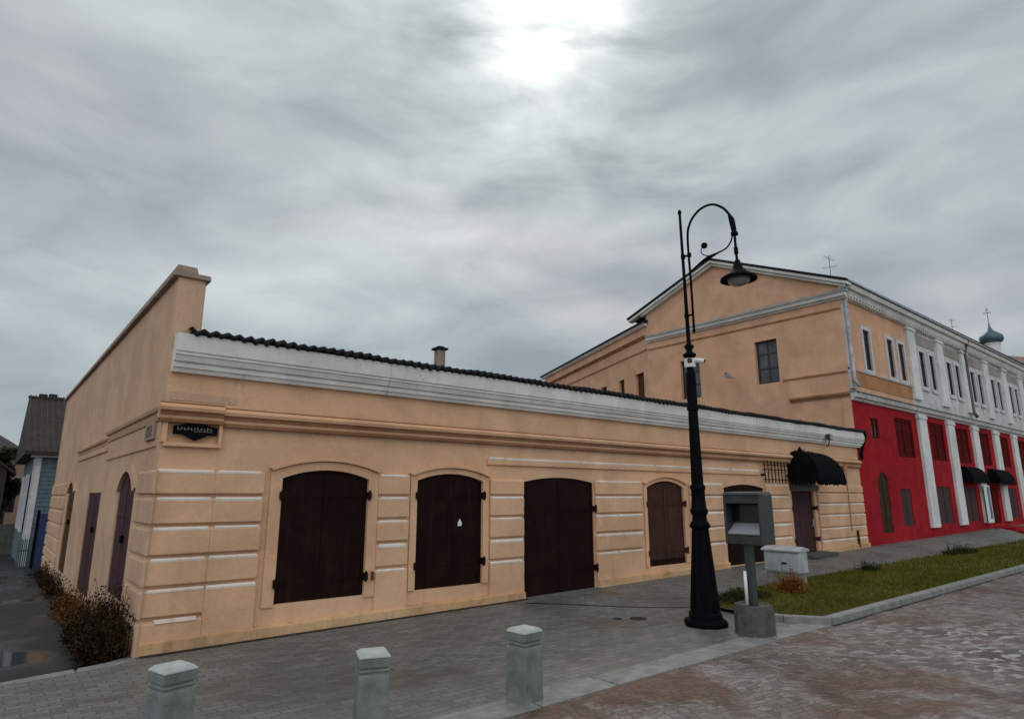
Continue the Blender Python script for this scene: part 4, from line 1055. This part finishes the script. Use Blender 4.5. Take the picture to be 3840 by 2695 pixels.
# trees behind the blue house
def tree(x, y, z0, h, r, label, n=2600, mat=GREENB):
    t = thing('tree', (x, y, z0), label, 'tree', 'dark trees beyond the blue house')
    b = MB(); b.tube([(x, y, z0), (x + .08, y, z0 + h * .35), (x - .05, y + .1, z0 + h * .7)], [.16, .12, .05], 8)
    for k in range(6):
        a = k * 1.05; zz0 = z0 + h * (.35 + .06 * k)
        b.tube([(x, y, zz0), (x + math.cos(a) * r * .5, y + math.sin(a) * r * .5, zz0 + h * .15), (x + math.cos(a) * r * .8, y + math.sin(a) * r * .8, zz0 + h * .25)], [.06, .035, .012], 6)
    b.build('trunk', BARK, t)
    b = MB(); cl = [(random.gauss(0, r * .42), random.gauss(0, r * .42), h * random.uniform(.4, .98), random.uniform(.22, .5) * r) for _ in range(16)]
    for _ in range(n):
        cx_, cy_, cz_, cr_ = random.choice(cl)
        d = Vector((random.gauss(0, 1), random.gauss(0, 1), random.gauss(0, .8))).normalized() * cr_ * random.random() ** .4
        p = Vector((x + cx_, y + cy_, z0 + cz_)) + d
        a = Vector((random.gauss(0, 1), random.gauss(0, 1), random.gauss(0, 1))).normalized(); c_ = a.orthogonal().normalized() * random.uniform(.04, .09); a *= random.uniform(.06, .13)
        b.F([b.V(p - a), b.V(p + c_), b.V(p + a), b.V(p - c_)])
    b.build('crown', mat, t, recalc=False)
tree(.62, 37.5, -.7, 4.6, .8, 'dark leafy tree against the roof edge of the blue house')
tree(-.4, 34.6, -.6, 2.6, .55, 'small dark tree further left, in front of the timber house', 1600)
tree(-4.6, 37.0, -.7, 4.0, 1.1, 'broad dark tree outermost on the left beside the timber house', 2000)

# ------------------------------------------------------------------ weeds along the end wall and shrubs on the verge
def weeds(name, label, box_, hmax, n, mat, cat='weeds', group=None, lean=0.25):
    x0, x1, y0, y1 = box_
    cx_, cy_ = (x0 + x1) / 2, (y0 + y1) / 2
    z0 = hstreet(cy_) if cy_ > 8.7 else 0.05
    t = thing(name, (cx_, cy_, z0), label, cat, group)
    b = MB()
    for i in range(n):
        x = random.uniform(x0, x1); y = random.uniform(y0, y1)
        k = 1 - .55 * abs((x - x1) / (x1 - x0)) ** 1.5 if cy_ > 8.7 else 1 - .6 * (abs(x - cx_) / (x1 - x0) * 2) ** 2
        h = hmax * (random.uniform(.25, .75) if i % 5 else random.uniform(.7, 1.15)) * k
        dx, dy = random.gauss(-.04, lean * .7) * h, random.gauss(0, lean * .7) * h
        zb = hstreet(y) if cy_ > 8.7 else z0
        top = Vector((min(x + dx, X0 - .02) if cy_ > 8.7 else x + dx, y + dy, zb + h)); bot = Vector((x, y, zb))
        mid = bot.lerp(top, .5) + Vector((random.gauss(0, .02), random.gauss(0, .02), .02))
        if i % 2 == 0: b.tube([bot, mid, top], [.006, .004, .002], 4, False)
        for _ in range(7):
            q = bot.lerp(top, random.uniform(.12, 1.0)) + Vector((random.gauss(0, .035), random.gauss(0, .035), 0))
            if cy_ > 8.7: q.x = min(q.x, X0 - .05)
            a = Vector((random.gauss(0, 1), random.gauss(0, 1), random.gauss(1.1, .8))).normalized() * random.uniform(.025, .075)
            c_ = a.orthogonal().normalized() * random.uniform(.006, .016)
            b.F([b.V(q), b.V(q + a * .5 + c_), b.V(q + a), b.V(q + a * .5 - c_)])
    b.build('foliage', mat, t, recalc=False)
    return t
weeds('weed_clump', 'tall dense clump of dark withered weeds at the foot of the building corner', (1.06, 1.53, 8.70, 10.5), .76, 900, WEEDM, group='withered weeds along the end wall')
weeds('weed_clump', 'lower rusty weeds under the plain maroon side door', (1.16, 1.52, 10.4, 14.2), .46, 520, WEEDO, group='withered weeds along the end wall')
weeds('weed_clump', 'dark brown weeds at the far end of the side wall near the blue gate', (1.25, 1.5, 15.5, 22.0), .5, 260, WEEDM, group='withered weeds along the end wall')
weeds('shrub', 'orange autumn shrub in front of the pale utility cabinet', (11.55, 11.95, 5.92, 6.3), .37, 420, ORANGEB, 'shrub', None, .2)
weeds('shrub', 'low dark green plant spilling beside the payphone at the verge edge', (9.6, 10.9, 5.9, 6.6), .20, 170, GREENB, 'shrub', None, .4)
weeds('shrub', 'small dark tuft at the back edge of the verge, halfway along the grass', (16.1, 16.7, 6.4, 6.8), .30, 60, GREENB, 'shrub', None, .25)
weeds('shrub', 'wide dark tuft at the back of the verge in front of the red wall', (22.2, 24.2, 6.4, 6.9), .36, 160, GREENB, 'shrub', None, .25)

# ------------------------------------------------------------------ street lamp
lx, ly = 8.12, 5.53
LP = thing('street_lamp', (lx, ly, 0), 'tall black cast-iron street lamp with a hooked arm and bell shade', 'street lamp')
P0 = Vector((lx, ly, 0.004))
b = MB(); b.lathe(P0, [(.30, 0), (.31, .05), (.29, .09), (.235, .10), (.235, .16), (.215, .19)], 8, 0, R(22)); b.build('base_plate', BLACK, LP, bevel=.006)
b = MB(); b.lathe(P0, [(.205, .19), (.20, .30), (.175, .62), (.145, 1.0), (.122, 1.27), (.118, 1.33)], 24, .10); b.build('fluted_base', BLACK, LP)
b = MB(); b.lathe(P0, [(.135, 1.33), (.15, 1.36), (.135, 1.40), (.11, 1.43), (.10, 1.50), (.125, 1.55), (.13, 1.58), (.11, 1.62), (.098, 1.75), (.10, 1.88), (.112, 1.90), (.112, 1.93), (.09, 1.96)], 20); b.build('collar', BLACK, LP, smooth=True)
for k in range(8):
    a = k * math.pi / 4
    b = None
b = MB(); b.lathe(P0, [(.088, 1.96), (.078, 2.6), (.070, 3.05), (.085, 3.06), (.085, 3.12), (.070, 3.13), (.076, 3.2), (.074, 3.62), (.055, 3.66), (.05, 3.86)], 18); b.build('post', BLACK, LP, smooth=False)
b = MB(); b.lathe(P0, [(.05, 3.86), (.10, 3.90), (.10, 3.93), (.05, 3.96), (.045, 4.0), (.075, 4.04), (.075, 4.06), (.035, 4.10), (.03, 4.25)], 14); b.build('finial_ring', BLACK, LP, smooth=True)
b = MB(); b.tube([P0 + Vector((0, 0, 4.2)), P0 + Vector((-.01, 0, 5.0)), P0 + Vector((-.03, 0, 6.26))], [.032, .026, .021], 8); b.lathe(P0 + Vector((-.03, 0, 0)), [(.02, 6.24), (.03, 6.26), (.03, 6.30), (.01, 6.33)], 8); b.build('upright_rod', BLACK, LP)
def A(u, z, s=0.0): return Vector((lx + s, ly - u, z))
def spline(pts, k=5):
    out = []
    for i in range(len(pts) - 1):
        p0, p1, p2, p3 = pts[max(0, i - 1)], pts[i], pts[i + 1], pts[min(len(pts) - 1, i + 2)]
        for j in range(k):
            t = j / k; out.append(tuple(0.5 * ((2 * b_) + (-a_ + c_) * t + (2 * a_ - 5 * b_ + 4 * c_ - d_) * t * t + (-a_ + 3 * b_ - 3 * c_ + d_) * t ** 3) for a_, b_, c_, d_ in zip(p0, p1, p2, p3)))
    return out + [pts[-1]]
hook = spline([(.11, 4.28), (.11, 5.0), (.10, 5.55), (.10, 5.80), (.125, 5.98), (.22, 6.13), (.38, 6.225), (.58, 6.22), (.76, 6.09), (.87, 5.92)])
b = MB(); b.tube([A(*p) for p in hook], .019, 8); b.build('hook_arm', BLACK, LP, smooth=True)
b = MB(); b.tube([A(.11, 4.24), A(.11, 4.30)], [.008, .03], 8); b.tube([A(.11, 5.5), A(.11, 5.56)], .034, 8); b.build('arm_ferrule', BLACK, LP)
for z in (4.55, 5.53):
    b = MB(); b.tube([A(-.0, z), A(.11, z)], .016, 6); b.lathe(P0 + Vector((-.01, 0, 0)), [(.036, z - .04), (.036, z + .03)], 8); b.build('clamp', BLACK, LP)
b = MB(); b.tube([A(.85, 5.95), A(.885, 5.85), A(.905, 5.70), A(.912, 5.62)], [.024, .045, .042, .034], 8); b.tube([A(.912, 5.64), A(.912, 5.60)], .055, 8); b.build('arm_socket', BLACK, LP)
b = MB(); b.tube([A(.912, 5.62), A(.918, 5.16)], .020, 8); b.tube([A(.915, 5.40), A(.916, 5.30)], .032, 8); b.build('drop_rod', BLACK, LP)
bc = A(.92, 0)
b = MB(); b.lathe(bc, [(.035, 5.20), (.05, 5.15), (.075, 5.08), (.11, 5.03), (.20, 4.96), (.255, 4.925), (.262, 4.89), (.245, 4.885), (.19, 4.94), (.09, 5.0), (.05, 5.02)][::-1], 28); sh = b.build('lamp_shade', BLACK, LP, smooth=True)
b = MB(); b.lathe(bc, [(.02, 4.80), (.09, 4.815), (.15, 4.86), (.165, 4.915), (.10, 4.95)], 20); b.build('lamp_glass', LENS, sh, smooth=True)
scr = spline([(.88, 5.64), (.85, 5.53), (.76, 5.44), (.62, 5.41), (.47, 5.385), (.30, 5.34), (.11, 5.25)])
b = MB(); b.tube([A(*p) for p in scr], [.012 + .018 * math.exp(-((p[0] - .45) / .12) ** 2) for p in scr], 8); b.build('scroll', BLACK, LP, smooth=True)
b = MB(); b.tube([A(*p) for p in spline([(.50, 5.40), (.40, 5.43), (.33, 5.50), (.34, 5.57), (.38, 5.60)])], .008, 6); 
cb = A(.39, 5.60); b.lathe(cb, [(.01, -.05), (.038, -.035), (.052, 0), (.038, .035), (.01, .05)], 12); b.build('scroll_ball', BLACK, LP, smooth=True)
sc_ = thing('security_camera', (lx, ly - .06, 3.72), 'white security camera strapped to the street lamp post', 'camera')
b = MB(); b.lathe(P0 + Vector((0, 0, 3.70)), [(.080, .02), (.084, .03), (.084, .14), (.07, .16)], 12); b.build('mounting_band', WHITE, sc_)
b = MB(); d1 = Vector((.35, -.94, 0)); p = P0 + Vector((0, 0, 3.83)); b.tube([p + d1 * .07, p + d1 * .22 + Vector((0, 0, -.03))], .038, 10); b.build('camera_body', WHITE, sc_)
b = MB(); b.tube([p + d1 * .221 + Vector((0, 0, -.03)), p + d1 * .235 + Vector((0, 0, -.032))], .028, 10); b.build('lens', DARKP, sc_)
b = MB(); q = P0 + Vector((-.075, -.05, 3.78)); b.cube(q, .05, .06, .07); b.build('sensor', DARKP, sc_, bevel=.01)

# ------------------------------------------------------------------ payphone
px_, py_ = 8.14, 4.79
PH = thing('payphone', (px_, py_, 0), 'grey hooded payphone on a post in an octagonal concrete footing', 'payphone')
Q = Vector((px_, py_, 0.004))
b = MB(); b.lathe(Q, [(.262, 0), (.258, .31), (.25, .36), (.24, .385), (.20, .36), (.10, .36)], 8, 0, R(22.5)); b.build('concrete_footing', CONC, PH, bevel=.005)
b = MB(); b.box(Fr(Q, (0, 1, 0), (-1, 0, 0)), -.05, .05, .36, 1.2, -.05, .05); b.build('post', GREYM, PH, bevel=.008)
b = MB(); b.tube([Q + Vector((-.09, .035, .37)), Q + Vector((-.09, .035, .80))], .022, 10); b.build('glint_conduit', WHITE, PH, smooth=True)  # conduit coloured white, the bright reflection on its metal put into the colour
FP = Fr(Q + Vector((-.15, -.02, 0)), (0, -1, 0), (-1, 0, 0))      # open front of the hood, facing -x
hw = .275
b = MB()
b.box(FP, -hw, -hw + .035, 1.15, 1.80, -.33, 0); b.box(FP, hw - .035, hw, 1.15, 1.80, -.33, 0)
b.box(FP, -hw + .035, hw - .035, 1.15, 1.80, -.33, -.25)
b.hexa([FP(-hw, 1.802, -.35), FP(hw, 1.802, -.35), FP(hw, 1.802, .02), FP(-hw, 1.802, .02), FP(-hw + .03, 1.85, -.31), FP(hw - .03, 1.85, -.31), FP(hw - .02, 1.84, 0), FP(-hw + .02, 1.84, 0)])
b.box(FP, -hw + .035, hw - .035, 1.69, 1.80, -.25, 0); b.box(FP, -hw + .035, hw - .035, 1.15, 1.26, -.25, -.01)
hood = b.build('hood', GREYM, PH, bevel=.006)
b = MB(); b.box(FP, -hw + .06, hw - .08, 1.44, 1.68, -.249, -.17); b.build('phone_unit', DARKP, hood, bevel=.008)
b = MB(); b.tube([FP(-.17, 1.47, -.14), FP(-.17, 1.50, -.12), FP(-.17, 1.63, -.12), FP(-.17, 1.66, -.14)], [.026, .018, .018, .026], 8); b.build('handset', BLACK, hood)
b = MB()
for i in range(3):
    for j in range(4): b.box(FP, -.03 + i * .045, -.012 + i * .045, 1.47 + j * .042, 1.490 + j * .042, -.17, -.165)
b.build('keypad', GREYM, hood)
b = MB(); b.hexa([FP(-hw + .04, 1.27, -.24), FP(hw - .04, 1.27, -.24), FP(hw - .04, 1.27, -.02), FP(-hw + .04, 1.27, -.02), FP(-hw + .04, 1.45, -.24), FP(hw - .04, 1.45, -.24), FP(hw - .04, 1.29, .0), FP(-hw + .04, 1.29, .0)]); b.build('shelf', SILVER, hood)
# ------------------------------------------------------------------ utility cabinet on the verge
UC = thing('utility_cabinet', (12.9, 6.80, .0), 'pale grey utility cabinet on a plinth at the edge of the grass', 'cabinet')
FC = Fr((12.70, 6.78, .005), (0, -1, 0), (-1, 0, 0))
b = MB(); b.box(FC, -.34, .34, 0, .27, -.34, -.03); b.build('plinth', KERBM, UC, bevel=.01)
b = MB(); b.box(FC, -.37, .37, .27, .68, -.37, 0); cb_ = b.build('body', CABM, UC, bevel=.012)
b = MB(); b.box(FC, -.345, -.01, .30, .65, .001, .014); b.box(FC, .0, .345, .30, .65, .001, .014); dr = b.build('door', CABM, UC, bevel=.004)
b = MB(); b.box(FC, .02, .12, .44, .475, .014, .03); b.build('handle', BLACK, dr)
b = MB(); b.prism(Fr((12.70, 6.78, .005), (1, 0, 0), (0, -1, 0)), [(-.06, .682), (.42, .682), (.42, .73), (.18, .78), (-.06, .72)], -.40, .40); b.build('lid', CABM, UC, bevel=.01)

# ------------------------------------------------------------------ bollards
labels = ['pale square bollard nearest the building corner, leftmost of the three', 'pale square bollard in the middle of the three, turned face-on', 'pale square bollard standing whole beside the kerb, rightmost of the three']
def make_bollard():
    t = thing('bollard', (0, 0, 0), labels[0], 'bollard', 'concrete bollards along the forecourt')
    b = MB()
    def ring(h, z): return [b.V((a * h, c * h, z)) for a, c in ((-1, -1), (1, -1), (1, 1), (-1, 1))]
    rr = [ring(*q) for q in ((.122, -.05), (.120, .02), (.117, .44), (.114, .462), (.100, .466), (.100, .478), (.116, .482), (.116, .494), (.100, .498), (.100, .508), (.116, .513), (.118, .575))]
    for r0, r1 in zip(rr, rr[1:]):
        for k in range(4): b.F([r0[k], r0[(k + 1) % 4], r1[(k + 1) % 4], r1[k]])
    b.F(rr[0][::-1]); b.F(rr[-1]); b.build('shaft', BOLM, t, bevel=.008)
    b = MB()
    rr = [ring(*q) for q in ((.120, .577), (.121, .590), (.092, .616))]
    for r0, r1 in zip(rr, rr[1:]):
        for k in range(4): b.F([r0[k], r0[(k + 1) % 4], r1[(k + 1) % 4], r1[k]])
    b.F(rr[0][::-1]); b.F(rr[-1]); b.build('cap', plain('toplit_concrete', (0.37, 0.385, 0.365), .85, 0, .25, 6, .3), t, bevel=.006)  # cap paler than the shaft: light from above put into its colour
    return t
B0 = make_bollard()
for i, (x, y, off) in enumerate(((1.21, 5.28, 28), (2.51, 4.75, 8), (3.99, 4.66, 45))):
    o = B0 if i == 0 else copy_tree(B0)
    o.location = (x, y, 0.004); o['label'] = labels[i]
    o.rotation_euler = (0, 0, math.atan2(y, x) + R(off))
# iron cover set in the paving
mc = MB()
for x, y, r in ((7.53, 6.65, .07), (7.78, 6.47, .13)):
    mc.lathe((x, y, .006), [(r, 0), (r * .96, .006), (r * .3, .008)], 14)
tag(mc.build('drain_cover', JOINT, None, origin=(7.65, 6.56, .006)), 'dark iron drain cover let into the forecourt paving left of the lamp', 'drain cover')
